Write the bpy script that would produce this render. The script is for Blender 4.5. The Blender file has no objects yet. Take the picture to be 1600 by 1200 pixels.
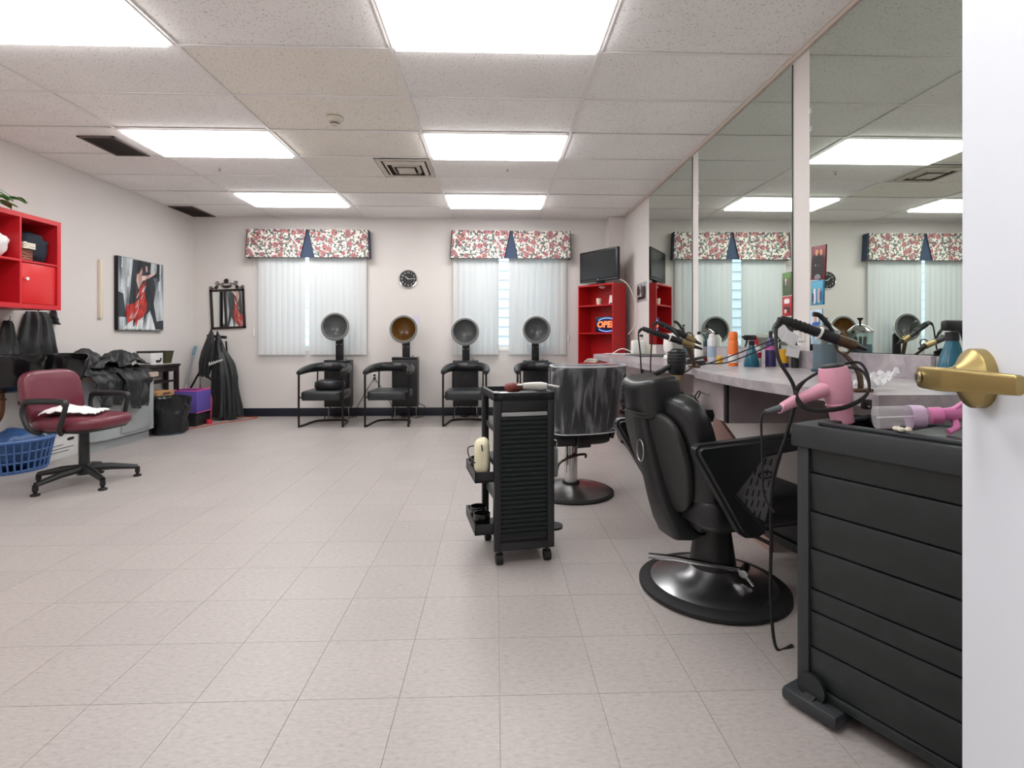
import bpy, bmesh, math, random
from mathutils import Vector, Matrix, noise
R = math.radians
PI = math.pi
rnd = random.Random(7)
scn = bpy.context.scene
COL = scn.collection

# ------------------------------------------------------------------ camera, world, exposure
CAMZ = 1.093
cam_d = bpy.data.cameras.new('camera'); cam = bpy.data.objects.new('camera', cam_d); COL.objects.link(cam)
cam.location = (0, 0, CAMZ); cam.rotation_euler = (R(90), 0, R(-1.84))
cam_d.sensor_fit = 'HORIZONTAL'; cam_d.sensor_width = 36; cam_d.lens = 36 * 810 / 1600
cam_d.shift_y = -72 / 1600; cam_d.clip_start = 0.02
scn.camera = cam
w = bpy.data.worlds.new('world'); scn.world = w; w.use_nodes = True
bg = w.node_tree.nodes['Background']; bg.inputs[0].default_value = (0.88, 0.94, 1.0, 1); bg.inputs[1].default_value = 3.2
scn.view_settings.view_transform = 'Standard'; scn.view_settings.look = 'None'
scn.view_settings.exposure = 0.0; scn.view_settings.gamma = 1.0; scn.view_settings.use_curve_mapping = False
LAMP = 12.0          # emission of every ceiling light panel

# ------------------------------------------------------------------ materials
def lin(h):
    h = h.lstrip('#'); c = [int(h[i:i+2], 16) / 255 for i in (0, 2, 4)]
    return tuple(v / 12.92 if v <= .04045 else ((v + .055) / 1.055) ** 2.4 for v in c) + (1,)
MATS = {}
def mat(name, col, rough=.5, metal=0., spec=.5, var=0., vscale=8., bump=0., bscale=60., trans=0., emit=0., coat=0., rand=0., aniso=None):
    """principled material; var = noise colour variation, bump = noise relief, rand = tint per object"""
    if name in MATS: return MATS[name]
    m = bpy.data.materials.new(name); MATS[name] = m; m.use_nodes = True
    nt = m.node_tree; N = nt.nodes; L = nt.links; b = N['Principled BSDF']
    c = lin(col) if isinstance(col, str) else col
    b.inputs['Base Color'].default_value = c; b.inputs['Roughness'].default_value = rough
    b.inputs['Metallic'].default_value = metal; b.inputs['Specular IOR Level'].default_value = spec
    if trans: b.inputs['Transmission Weight'].default_value = trans
    if coat: b.inputs['Coat Weight'].default_value = coat; b.inputs['Coat Roughness'].default_value = .15
    if emit: b.inputs['Emission Color'].default_value = c; b.inputs['Emission Strength'].default_value = emit
    tc = N.new('ShaderNodeTexCoord')
    src = None
    if var:
        n = N.new('ShaderNodeTexNoise'); n.inputs['Scale'].default_value = vscale; n.inputs['Detail'].default_value = 5
        L.new((tc.outputs['Object']), n.inputs['Vector'])
        mp = N.new('ShaderNodeMapRange'); mp.inputs[1].default_value = .3; mp.inputs[2].default_value = .7
        mp.inputs[3].default_value = 1 - var; mp.inputs[4].default_value = 1 + var
        L.new(n.outputs[0], mp.inputs[0])
        mx = N.new('ShaderNodeVectorMath'); mx.operation = 'SCALE'; mx.inputs[0].default_value = c[:3]
        L.new(mp.outputs[0], mx.inputs['Scale']); src = mx.outputs[0]
    if rand:
        oi = N.new('ShaderNodeObjectInfo'); mp2 = N.new('ShaderNodeMapRange')
        mp2.inputs[3].default_value = 1 - rand; mp2.inputs[4].default_value = 1 + rand
        L.new(oi.outputs['Random'], mp2.inputs[0])
        mx2 = N.new('ShaderNodeVectorMath'); mx2.operation = 'SCALE'; mx2.inputs[0].default_value = c[:3]
        if src: L.new(src, mx2.inputs[0])
        L.new(mp2.outputs[0], mx2.inputs['Scale']); src = mx2.outputs[0]
    if src: L.new(src, b.inputs['Base Color'])
    if bump:
        n2 = N.new('ShaderNodeTexNoise'); n2.inputs['Scale'].default_value = bscale; n2.inputs['Detail'].default_value = 4
        L.new(tc.outputs['Object'], n2.inputs['Vector'])
        bp = N.new('ShaderNodeBump'); bp.inputs['Strength'].default_value = bump; bp.inputs['Distance'].default_value = .01
        L.new(n2.outputs[0], bp.inputs['Height']); L.new(bp.outputs[0], b.inputs['Normal'])
    return m

def ramp(nt, stops, interp='LINEAR'):
    r = nt.nodes.new('ShaderNodeValToRGB'); r.color_ramp.interpolation = interp
    e = r.color_ramp.elements
    while len(e) < len(stops): e.new(.5)
    for k, (p, c) in enumerate(stops):
        e[k].position = p; e[k].color = lin(c) if isinstance(c, str) else c
    return r

def clear_mat(name, tint, amount, rough=.03, gloss='#ffffff', streak=0.):
    """thin clear plastic or glass: see-through tint mixed with a gloss coat"""
    if name in MATS: return MATS[name]
    m = bpy.data.materials.new(name); MATS[name] = m; m.use_nodes = True
    nt = m.node_tree; N = nt.nodes; L = nt.links; N.remove(N['Principled BSDF'])
    t = N.new('ShaderNodeBsdfTransparent'); t.inputs[0].default_value = lin(tint)
    g = N.new('ShaderNodeBsdfPrincipled'); g.inputs['Base Color'].default_value = lin(gloss); g.inputs['Roughness'].default_value = rough
    mx = N.new('ShaderNodeMixShader'); mx.inputs[0].default_value = amount
    if streak:
        tc = N.new('ShaderNodeTexCoord'); mpp = N.new('ShaderNodeMapping'); mpp.inputs['Scale'].default_value = (9, 9, 1.6)
        n = N.new('ShaderNodeTexNoise'); n.inputs['Scale'].default_value = 2.2; n.inputs['Detail'].default_value = 6; n.inputs['Distortion'].default_value = .6
        L.new(tc.outputs['Object'], mpp.inputs[0]); L.new(mpp.outputs[0], n.inputs['Vector'])
        mr = N.new('ShaderNodeMapRange'); mr.inputs[1].default_value = .48; mr.inputs[2].default_value = .75
        mr.inputs[3].default_value = amount; mr.inputs[4].default_value = amount + streak
        L.new(n.outputs[0], mr.inputs[0]); L.new(mr.outputs[0], mx.inputs[0])
    L.new(t.outputs[0], mx.inputs[1]); L.new(g.outputs[0], mx.inputs[2])
    L.new(mx.outputs[0], N['Material Output'].inputs[0])
    return m

# ------------------------------------------------------------------ mesh builder
def rotm(rx=0, ry=0, rz=0):
    return Matrix.Rotation(rz, 4, 'Z') @ Matrix.Rotation(ry, 4, 'Y') @ Matrix.Rotation(rx, 4, 'X')
class MB:
    def __init__(s): s.v = []; s.f = []
    def add(s, vs, fs, M=None):
        o = len(s.v)
        for p in vs:
            p = Vector(p); s.v.append(M @ p if M is not None else p)
        for q in fs: s.f.append([i + o for i in q])
        return s
    def bm(s, b, M=None):
        b.verts.index_update()
        s.add([v.co.copy() for v in b.verts], [[v.index for v in q.verts] for q in b.faces], M); b.free(); return s
    def box(s, c, d, r=0., seg=2, M=None, rz=0., rx=0., ry=0.):
        b = bmesh.new(); bmesh.ops.create_cube(b, size=1)
        for v in b.verts: v.co = Vector((v.co.x * d[0], v.co.y * d[1], v.co.z * d[2]))
        if r > 0: bmesh.ops.bevel(b, geom=b.edges[:], offset=min(r, .49 * min(d)), segments=seg, affect='EDGES', profile=.5)
        T = Matrix.Translation(c) @ rotm(rx, ry, rz)
        return s.bm(b, (M @ T) if M is not None else T)
    def span(s, a, b, r=0., seg=2):
        return s.box([(a[i] + b[i]) / 2 for i in range(3)], [abs(a[i] - b[i]) for i in range(3)], r, seg)
    def cyl(s, p0, p1, r0, r1=None, n=16, cap=True):
        r1 = r0 if r1 is None else r1
        return s.tube([p0, p1], [r0, r1], n, cap=cap)
    def tube(s, pts, r, n=8, closed=False, cap=True):
        P = [Vector(p) for p in pts]; m = len(P)
        rr = r if isinstance(r, (list, tuple)) else [r] * m
        T = []
        for i in range(m):
            a = P[(i - 1) % m] if (closed or i > 0) else P[i]; b = P[(i + 1) % m] if (closed or i < m - 1) else P[i]
            t = (b - a); T.append(t.normalized() if t.length > 1e-9 else Vector((0, 0, 1)))
        u = T[0].orthogonal().normalized(); vs = []
        for i in range(m):
            if i: u = (u - T[i] * u.dot(T[i])); u = u.normalized() if u.length > 1e-6 else T[i].orthogonal().normalized()
            wv = T[i].cross(u)
            for k in range(n):
                a = 2 * PI * k / n; vs.append(P[i] + (u * math.cos(a) + wv * math.sin(a)) * rr[i])
        fs = []
        for i in range(m if closed else m - 1):
            j = (i + 1) % m
            for k in range(n): fs.append([i * n + k, i * n + (k + 1) % n, j * n + (k + 1) % n, j * n + k])
        if cap and not closed: fs += [list(range(n))[::-1], [(m - 1) * n + k for k in range(n)]]
        return s.add(vs, fs)
    def lathe(s, prof, n=28, M=None, c=(0, 0, 0)):
        vs = []; fs = []
        for (r, z) in prof:
            for k in range(n):
                a = 2 * PI * k / n; vs.append((c[0] + max(r, 1e-4) * math.cos(a), c[1] + max(r, 1e-4) * math.sin(a), c[2] + z))
        for i in range(len(prof) - 1):
            for k in range(n): fs.append([i * n + k, i * n + (k + 1) % n, (i + 1) * n + (k + 1) % n, (i + 1) * n + k])
        return s.add(vs, fs, M)
    def loft(s, rings, cap=True, M=None):
        n = len(rings[0]); vs = [p for r in rings for p in r]; m = len(rings)
        fs = [[i * n + k, i * n + (k + 1) % n, (i + 1) * n + (k + 1) % n, (i + 1) * n + k] for i in range(m - 1) for k in range(n)]
        if cap: fs += [list(range(n))[::-1], [(m - 1) * n + k for k in range(n)]]
        return s.add(vs, fs, M)
    def prism(s, poly, h, M=None):      # poly in xy, extruded from z=0 to h
        n = len(poly); vs = [(p[0], p[1], 0) for p in poly] + [(p[0], p[1], h) for p in poly]
        fs = [list(range(n))[::-1], [n + i for i in range(n)]] + [[i, (i + 1) % n, n + (i + 1) % n, n + i] for i in range(n)]
        return s.add(vs, fs, M)
    def pill(s, c, d, e1=.4, e2=.4, n=24, k=12, M=None, rz=0, rx=0, ry=0):   # super-ellipsoid cushion
        pw = lambda a, e: math.copysign(abs(a) ** e, a)
        vs = []; fs = []
        for i in range(k + 1):
            p = -PI / 2 + PI * i / k
            for j in range(n):
                t = 2 * PI * j / n
                vs.append((d[0] / 2 * pw(math.cos(p), e1) * pw(math.cos(t), e2), d[1] / 2 * pw(math.cos(p), e1) * pw(math.sin(t), e2), d[2] / 2 * pw(math.sin(p), e1)))
        for i in range(k):
            for j in range(n): fs.append([i * n + j, i * n + (j + 1) % n, (i + 1) * n + (j + 1) % n, (i + 1) * n + j])
        T = Matrix.Translation(c) @ rotm(rx, ry, rz)
        return s.add(vs, fs, (M @ T) if M is not None else T)
    def sheet(s, fn, nu, nv, th=.004):  # a cloth-like sheet with thickness
        G = [[Vector(fn(i / nu, j / nv)) for j in range(nv + 1)] for i in range(nu + 1)]
        top = []; bot = []
        for i in range(nu + 1):
            for j in range(nv + 1):
                du = G[min(i + 1, nu)][j] - G[max(i - 1, 0)][j]; dv = G[i][min(j + 1, nv)] - G[i][max(j - 1, 0)]
                nn = du.cross(dv); nn = nn.normalized() if nn.length > 1e-9 else Vector((0, 0, 1))
                top.append(G[i][j] + nn * th / 2); bot.append(G[i][j] - nn * th / 2)
        W = nv + 1; o = len(top); fs = []
        for i in range(nu):
            for j in range(nv):
                a, b, c2, d = i * W + j, (i + 1) * W + j, (i + 1) * W + j + 1, i * W + j + 1
                fs.append([a, b, c2, d]); fs.append([o + d, o + c2, o + b, o + a])
        for i in range(nu):
            fs.append([i * W, o + i * W, o + (i + 1) * W, (i + 1) * W]); e = nv
            fs.append([(i + 1) * W + e, o + (i + 1) * W + e, o + i * W + e, i * W + e])
        for j in range(nv):
            fs.append([j + 1, o + j + 1, o + j, j]); e = nu * W
            fs.append([e + j, o + e + j, o + e + j + 1, e + j + 1])
        return s.add(top + bot, fs)
    def build(s, name, m, parent=None, smooth=True, angle=40, loc=None, rz=0):
        me = bpy.data.meshes.new(name); me.from_pydata([tuple(v) for v in s.v], [], s.f); me.update()
        b = bmesh.new(); b.from_mesh(me); bmesh.ops.recalc_face_normals(b, faces=b.faces[:]); b.to_mesh(me); b.free()
        if smooth:
            me.polygons.foreach_set('use_smooth', [True] * len(me.polygons)); me.set_sharp_from_angle(angle=R(angle))
        if m: me.materials.append(m)
        o = bpy.data.objects.new(name, me); COL.objects.link(o)
        if parent is not None: o.parent = parent
        if loc is not None: o.location = loc
        if rz: o.rotation_euler = (0, 0, rz)
        return o
def tag(o, label, cat, group=None):
    o['label'] = label; o['category'] = cat
    if group: o['group'] = group
    return o
def thing(name, label, cat, loc=(0, 0, 0), rz=0., group=None):
    o = bpy.data.objects.new(name, None); COL.objects.link(o); o.empty_display_size = .1
    o.location = loc; o.rotation_euler = (0, 0, rz)
    return tag(o, label, cat, group)
def struct(o, label=None, cat=None):
    o['kind'] = 'structure'
    if label: o['label'] = label
    if cat: o['category'] = cat
    return o
def dup(root, loc=None, rz=None, label=None, group=None):
    r = root.copy(); COL.objects.link(r)
    if loc is not None: r.location = loc
    if rz is not None: r.rotation_euler = (0, 0, rz)
    if label: r['label'] = label
    if group: r['group'] = group
    for ch in list(root.children):
        c = ch.copy(); COL.objects.link(c); c.parent = r
        for g in list(ch.children):
            d = g.copy(); COL.objects.link(d); d.parent = c
    return r
def piece(src, loc, parent, rz=0):
    c = src.copy(); COL.objects.link(c); c.parent = parent; c.location = loc; c.rotation_euler = (0, 0, rz); return c
def arc(c, r, a0, a1, n, ax='xy', z=0):
    out = []
    for i in range(n + 1):
        a = R(a0 + (a1 - a0) * i / n); p, q = r * math.cos(a), r * math.sin(a)
        out.append({'xy': (c[0] + p, c[1] + q, z), 'xz': (c[0] + p, z, c[1] + q), 'yz': (z, c[0] + p, c[1] + q)}[ax])
    return out
def spline(pts, n=8, closed=False):     # catmull-rom through the points
    P = [Vector(p) for p in pts]; m = len(P); out = []
    for i in range(m if closed else m - 1):
        g = lambda k: P[k % m] if closed else P[max(0, min(m - 1, k))]
        p0, p1, p2, p3 = g(i - 1), g(i), g(i + 1), g(i + 2)
        for j in range(n):
            t = j / n
            out.append(.5 * ((2 * p1) + (-p0 + p2) * t + (2 * p0 - 5 * p1 + 4 * p2 - p3) * t * t + (-p0 + 3 * p1 - 3 * p2 + p3) * t ** 3))
    if not closed: out.append(P[-1])
    return out
def sring(c, a, b, ra, rb, e=.5, n=20):   # super-elliptic ring around c in the plane of vectors a, b
    pw = lambda q: math.copysign(abs(q) ** e, q); c, a, b = Vector(c), Vector(a).normalized(), Vector(b).normalized()
    return [c + a * (ra * pw(math.cos(2 * PI * k / n))) + b * (rb * pw(math.sin(2 * PI * k / n))) for k in range(n)]
def nz(x, y, z=0.): return noise.noise(Vector((x, y, z)))
def text_mesh(body, size, depth, name, m, parent, M, bold=0., shear=0.):
    c = bpy.data.curves.new(name, 'FONT'); c.body = body; c.size = size; c.extrude = depth; c.offset = bold; c.shear = shear
    c.align_x = 'CENTER'; c.align_y = 'CENTER'; c.resolution_u = 3
    t = bpy.data.objects.new(name, c); COL.objects.link(t)
    bpy.context.view_layer.update()
    me = bpy.data.meshes.new_from_object(t.evaluated_get(bpy.context.evaluated_depsgraph_get()))
    bpy.data.objects.remove(t); me.transform(M); me.materials.clear(); me.materials.append(m)
    o = bpy.data.objects.new(name, me); COL.objects.link(o); o.parent = parent; return o

# common materials
black_plastic = mat('black plastic', '#1c1d1f', .42, var=.12, vscale=30)
black_gloss = mat('black glossy plastic', '#121214', .18)
black_vinyl = mat('black vinyl', '#191b1d', .33, bump=.08, bscale=220, var=.1)
black_cloth = mat('black nylon cloth', '#202324', .45, bump=.15, bscale=40, var=.2, vscale=12)
black_metal = mat('black painted metal', '#1b1819', .35)
chrome = mat('chrome', '#c9c9c9', .16, metal=1)
brushed = mat('brushed steel', '#a8a8a6', .3, metal=1)
white_plastic = mat('white plastic', '#e6e4e0', .4)
rubber = mat('black rubber', '#141414', .7)
wall_paint = mat('wall paint', '#dfd9d5', .75, var=.015, vscale=3, bump=.03, bscale=180)
# ------------------------------------------------------------------ the room
XL, XR, YN, YF, ZC = -4.19, 1.785, -.12, 7.33, 2.77
# floor: slab with tiles proud of dark joints
def tile_mat():
    m = bpy.data.materials.new('vinyl tile'); m.use_nodes = True; nt = m.node_tree; N = nt.nodes; L = nt.links; b = N['Principled BSDF']
    tc = N.new('ShaderNodeTexCoord'); geo = N.new('ShaderNodeNewGeometry'); oi = N.new('ShaderNodeObjectInfo')
    mp = N.new('ShaderNodeMapping'); mp.inputs['Scale'].default_value = (1, 2.4, 1)
    L.new(geo.outputs['Position'], mp.inputs[0])
    n1 = N.new('ShaderNodeTexNoise'); n1.inputs['Scale'].default_value = 42; n1.inputs['Detail'].default_value = 6; n1.inputs['Roughness'].default_value = .7
    L.new(mp.outputs[0], n1.inputs['Vector'])
    r1 = ramp(nt, [(.28, '#948d89'), (.45, '#a8a19d'), (.58, '#aea7a3'), (.75, '#bab4b0')]); L.new(n1.outputs[0], r1.inputs[0])
    n2 = N.new('ShaderNodeTexNoise'); n2.inputs['Scale'].default_value = 1.1; n2.inputs['Detail'].default_value = 4; L.new(geo.outputs['Position'], n2.inputs['Vector'])
    mr = N.new('ShaderNodeMapRange'); mr.inputs[1].default_value = .3; mr.inputs[2].default_value = .7; mr.inputs[3].default_value = .93; mr.inputs[4].default_value = 1.05
    L.new(n2.outputs[0], mr.inputs[0])
    mo = N.new('ShaderNodeMapRange'); mo.inputs[3].default_value = .965; mo.inputs[4].default_value = 1.02; L.new(oi.outputs['Random'], mo.inputs[0])
    mu = N.new('ShaderNodeMath'); mu.operation = 'MULTIPLY'; L.new(mr.outputs[0], mu.inputs[0]); L.new(mo.outputs[0], mu.inputs[1])
    sc = N.new('ShaderNodeVectorMath'); sc.operation = 'SCALE'; L.new(r1.outputs[0], sc.inputs[0]); L.new(mu.outputs[0], sc.inputs['Scale'])
    # scuffs
    n3 = N.new('ShaderNodeTexNoise'); n3.inputs['Scale'].default_value = 5.5; n3.inputs['Detail'].default_value = 8; L.new(mp.outputs[0], n3.inputs['Vector'])
    r3 = ramp(nt, [(.66, (0, 0, 0, 1)), (.8, (.35, .35, .35, 1))]); L.new(n3.outputs[0], r3.inputs[0])
    mx = N.new('ShaderNodeMix'); mx.data_type = 'RGBA'; L.new(r3.outputs[0], mx.inputs[0]); L.new(sc.outputs[0], mx.inputs[6]); mx.inputs[7].default_value = lin('#9c8b7c')
    L.new(mx.outputs[2], b.inputs['Base Color']); b.inputs['Roughness'].default_value = .38; b.inputs['Specular IOR Level'].default_value = .45
    return m
TILE = tile_mat()
floor = struct(MB().span((XL - .1, YN - 2.2, -.1), (XR + .1, YF + .1, -.0025)).build('floor', mat('tile joint', '#8d8076', .8), smooth=False), 'pale beige vinyl tile floor with fine dark joints', 'floor')
TS = .305; TX, TY = .013, 1.584
proto = None; cand = []
for i in range(-14, 6):
    for j in range(-6, 19):
        x0, y0 = TX + i * TS, TY + j * TS
        a, b_ = max(x0, XL), min(x0 + TS, XR); c, d = max(y0, YN), min(y0 + TS, YF)
        if b_ - a < .02 or d - c < .02: continue
        xc, yc = (a + b_) / 2, (c + d) / 2
        zc = yc + .032 * xc
        vis = zc > 1.2 and abs((xc - .032 * yc) / zc) < 1.05
        cand.append((not vis, zc, a, b_, c, d))
cand.sort(key=lambda q: (q[0], q[1]))
full = MB().span((-TS / 2 + .0007, -TS / 2 + .0007, -.003), (TS / 2 - .0007, TS / 2 - .0007, 0)).build('tile', TILE, floor, smooth=False)
used = False; rest = MB(); nt_ = 0
for (hid, zc, a, b_, c, d) in cand:
    whole = abs(b_ - a - TS) < 1e-4 and abs(d - c - TS) < 1e-4
    if nt_ < 298 and not hid:
        nt_ += 1
        if whole:
            if not used: full.location = ((a + b_) / 2, (c + d) / 2, 0); used = True
            else: piece(full, ((a + b_) / 2, (c + d) / 2, 0), floor)
        else:
            t = MB().span((a + .0007 - (a + b_) / 2, c + .0007 - (c + d) / 2, -.003), (b_ - .0007 - (a + b_) / 2, d - .0007 - (c + d) / 2, 0)).build('tile', TILE, floor, smooth=False)
            t.location = ((a + b_) / 2, (c + d) / 2, 0)
    else: rest.span((a + .0007, c + .0007, -.003), (b_ - .0007, d - .0007, 0))
r_ = rest.build('tile_field', TILE, floor, smooth=False); r_['kind'] = 'stuff'

# ceiling: lay-in panels on a metal grid
def panel_mat(name, base, dark):
    m = bpy.data.materials.new(name); m.use_nodes = True; nt = m.node_tree; N = nt.nodes; L = nt.links; b = N['Principled BSDF']
    geo = N.new('ShaderNodeNewGeometry'); oi = N.new('ShaderNodeObjectInfo')
    n1 = N.new('ShaderNodeTexNoise'); n1.inputs['Scale'].default_value = 75; n1.inputs['Detail'].default_value = 3; L.new(geo.outputs['Position'], n1.inputs['Vector'])
    r1 = ramp(nt, [(.33, dark), (.41, base), (1, base)]); L.new(n1.outputs[0], r1.inputs[0])
    n2 = N.new('ShaderNodeTexNoise'); n2.inputs['Scale'].default_value = 1.6; L.new(geo.outputs['Position'], n2.inputs['Vector'])
    mr = N.new('ShaderNodeMapRange'); mr.inputs[1].default_value = .3; mr.inputs[2].default_value = .7; mr.inputs[3].default_value = .96; mr.inputs[4].default_value = 1.03; L.new(n2.outputs[0], mr.inputs[0])
    mo = N.new('ShaderNodeMapRange'); mo.inputs[3].default_value = .98; mo.inputs[4].default_value = 1.02; L.new(oi.outputs['Random'], mo.inputs[0])
    mu = N.new('ShaderNodeMath'); mu.operation = 'MULTIPLY'; L.new(mr.outputs[0], mu.inputs[0]); L.new(mo.outputs[0], mu.inputs[1])
    sc = N.new('ShaderNodeVectorMath'); sc.operation = 'SCALE'; L.new(r1.outputs[0], sc.inputs[0]); L.new(mu.outputs[0], sc.inputs['Scale'])
    L.new(sc.outputs[0], b.inputs['Base Color']); b.inputs['Roughness'].default_value = .9
    bp = N.new('ShaderNodeBump'); bp.inputs['Strength'].default_value = .35; bp.inputs['Distance'].default_value = .004
    L.new(n1.outputs[0], bp.inputs['Height']); L.new(bp.outputs[0], b.inputs['Normal'])
    return m
PANEL = panel_mat('acoustic panel', '#f9f6f4', '#d8d1cd'); PANEL_Y = panel_mat('yellowed acoustic panel', '#f4efe6', '#d2cabe')
GRID = mat('ceiling grid metal', '#f0ecea', .5)
ceiling = struct(MB().span((XL - .1, YN - 2.2, ZC + .03), (XR + .1, YF + .1, ZC + .12)).build('ceiling', mat('ceiling void', '#cfc5c0', .9), smooth=False), 'suspended ceiling of speckled off-white panels in a metal grid', 'ceiling')
GX = [-.605 + 1.22 * k for k in range(-3, 3)]; GY = [3.035 + .606 * k for k in range(-6, 8)]
xs = [XL] + [g for g in GX if XL < g < XR] + [XR]; ys = [YN] + [g for g in GY if YN + .05 < g < YF - .02] + [YF]
LIGHT_ROWS = [.611, 2.429, 4.247, 6.065]; LIGHT_COLS = [-3.045, -.605]
holes = [(x, y) for x in LIGHT_COLS for y in LIGHT_ROWS] + [(-1.825, 4.853)]
for i in range(len(xs) - 1):
    for j in range(len(ys) - 1):
        if any(abs(xs[i] - hx) < .02 and abs(ys[j] - hy) < .02 for hx, hy in holes): continue
        cx, cy = (xs[i] + xs[i + 1]) / 2, (ys[j] + ys[j + 1]) / 2
        dx, dy = (xs[i + 1] - xs[i]) / 2 - .007, (ys[j + 1] - ys[j]) / 2 - .007
        p = MB().span((-dx, -dy, 0), (dx, dy, .016)).build('ceiling_panel', PANEL_Y if (abs(xs[i] + 1.825) < .01 and 2.9 < cy < 6.2) else PANEL, ceiling, smooth=False)
        p.location = (cx, cy, ZC + .006 + .001 * ((i * 3 + j * 5) % 3))
# half panel beside the diffuser
p = MB().span((-.327, -.296, 0), (.327, .296, .016)).build('ceiling_panel', PANEL_Y, ceiling, smooth=False); p.location = (-1.825 + .334, 4.853 + .303, ZC + .006)
for x in xs[1:-1]: MB().span((x - .012, YN, ZC - .001), (x + .012, YF, ZC + .004)).build('grid_bar', GRID, ceiling, smooth=False)
for y in ys[1:-1]: MB().span((XL, y - .012, ZC - .0005), (XR, y + .012, ZC + .0045)).build('grid_bar', GRID, ceiling, smooth=False)
MB().span((-1.168, 4.853, ZC - .0005), (-1.144, 5.459, ZC + .0045)).build('grid_bar', GRID, ceiling, smooth=False)
for nm, a, b_ in (('wall_angle', (XL, YF - .022, ZC - .001), (XR, YF, ZC + .005)), ('wall_angle', (XL, YN, ZC - .001), (XL + .022, YF, ZC + .005)), ('wall_angle', (XR - .022, YN, ZC - .001), (XR, YF, ZC + .005))):
    MB().span(a, b_).build(nm, GRID, ceiling, smooth=False)

# walls
def wall(name, boxes, label, m=wall_paint):
    b = MB()
    for q in boxes: b.span(*q)
    return struct(b.build(name, m, smooth=False), label, 'wall')
wall('wall_left', [((XL - .1, YN - .1, -.1), (XL, YF + .1, ZC + .1))], 'plain beige side wall carrying the red cube shelf and the painting')
wall('wall_right', [((XR, YN - .1, -.1), (XR + .1, YF + .1, ZC + .1)), ((1.57, 7.12, 0), (XR, YF, ZC))], 'beige wall behind the salon mirrors with a corner pier')
W1 = (-3.2, -1.9, .93, 2.3); W2 = (-.49, .92, .93, 2.3)
wall('wall_far', [((XL, YF, -.1), (W1[0], YF + .14, ZC + .1)), ((W1[1], YF, -.1), (W2[0], YF + .14, ZC + .1)), ((W2[1], YF, -.1), (XR, YF + .14, ZC + .1))] +
     [((q[0], YF, -.1), (q[1], YF + .14, q[2])) for q in (W1, W2)] + [((q[0], YF, q[3]), (q[1], YF + .14, ZC + .1)) for q in (W1, W2)], 'beige end wall with two windows behind the hood dryers')
wall('wall_near', [((XL, YN - .12, -.1), (-.5, YN, ZC + .1)), ((.475, YN - .12, -.1), (XR, YN, ZC + .1)), ((-.5, YN - .12, 2.1), (.475, YN, ZC + .1))], 'beige wall with the doorway')
wall('wall_corridor', [((XL, -2.3, -.1), (XR, -2.2, ZC + .1)), ((XL - .1, -2.3, -.1), (XL, YN - .12, ZC + .1)), ((XR, -2.3, -.1), (XR + .1, YN - .12, ZC + .1))], 'plain corridor wall outside the salon doorway')
navy = mat('navy baseboard vinyl', '#191d2c', .5)
for nm, a, b_ in (('baseboard_far', (XL, YF - .012, 0), (1.57, YF, .115)), ('baseboard_left', (XL, YN, 0), (XL + .012, YF - .012, .115)), ('baseboard_right', (XR - .012, YN, 0), (XR, 7.12, .115))):
    struct(MB().span(a, b_, .004).build(nm, navy), 'dark navy vinyl baseboard along the foot of the wall', 'baseboard')

# ceiling lights
diff_m = bpy.data.materials.new('lit diffuser'); diff_m.use_nodes = True
_n = diff_m.node_tree.nodes; _b = _n['Principled BSDF']; _b.inputs['Base Color'].default_value = (.9, .9, .9, 1)
_b.inputs['Emission Color'].default_value = (1, .995, 1, 1); _b.inputs['Emission Strength'].default_value = LAMP
frame_w = mat('white enamel', '#eceae6', .4)
def ceiling_light(x, y, label):
    t = thing('ceiling_light', label, 'ceiling light', (x + .61, y + .303, ZC), 0, 'lit ceiling light panels')
    f = MB()
    for s in (-1, 1):
        f.span((-.6, s * .296, -.006), (.6, s * .272, .012)); f.span((s * .6, -.272, -.006), (s * .576, .272, .012))
    f.build('frame', frame_w, t, smooth=False)
    MB().span((-.576, -.272, -.026), (.576, .272, .012)).build('diffuser', diff_m, t, smooth=False)  # lens shaped to drop below the grid so its sides brighten the ceiling
    MB().span((-.59, -.29, .012), (.59, .29, .028)).build('housing', frame_w, t, smooth=False)
names = {(-3.045, 6.065): 'lit ceiling panel in front of the window beside the iron mirror', (-.605, 6.065): 'lit ceiling panel in front of the window beside the television',
         (-3.045, 4.247): 'lit ceiling panel next to the long dark ceiling grille', (-.605, 4.247): 'lit ceiling panel beside the stepped white air diffuser'}
for x in LIGHT_COLS:
    for y in LIGHT_ROWS: ceiling_light(x, y, names.get((x, y), {(-3.045, 2.429): 'lit ceiling panel over the open floor, same row as the one above the black trolley', (-.605, 2.429): 'lit ceiling panel above the black slatted trolley', (-3.045, .611): 'lit ceiling panel by the doorway wall over bare floor', (-.605, .611): 'lit ceiling panel just inside the open door'}.get((x, y))))
t = thing('corridor_fill_light', 'added fill light panel in the unseen corridor outside the doorway', 'ceiling light', (0, -1.2, ZC))  # unseen lamp added to fill the foreground and light the door face
MB().span((-.6, -.3, -.006), (.6, .3, .028)).build('frame', frame_w, t, smooth=False)
MB().span((-.57, -.27, -.01), (.57, .27, -.004)).build('diffuser', diff_m, t, smooth=False)

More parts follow.
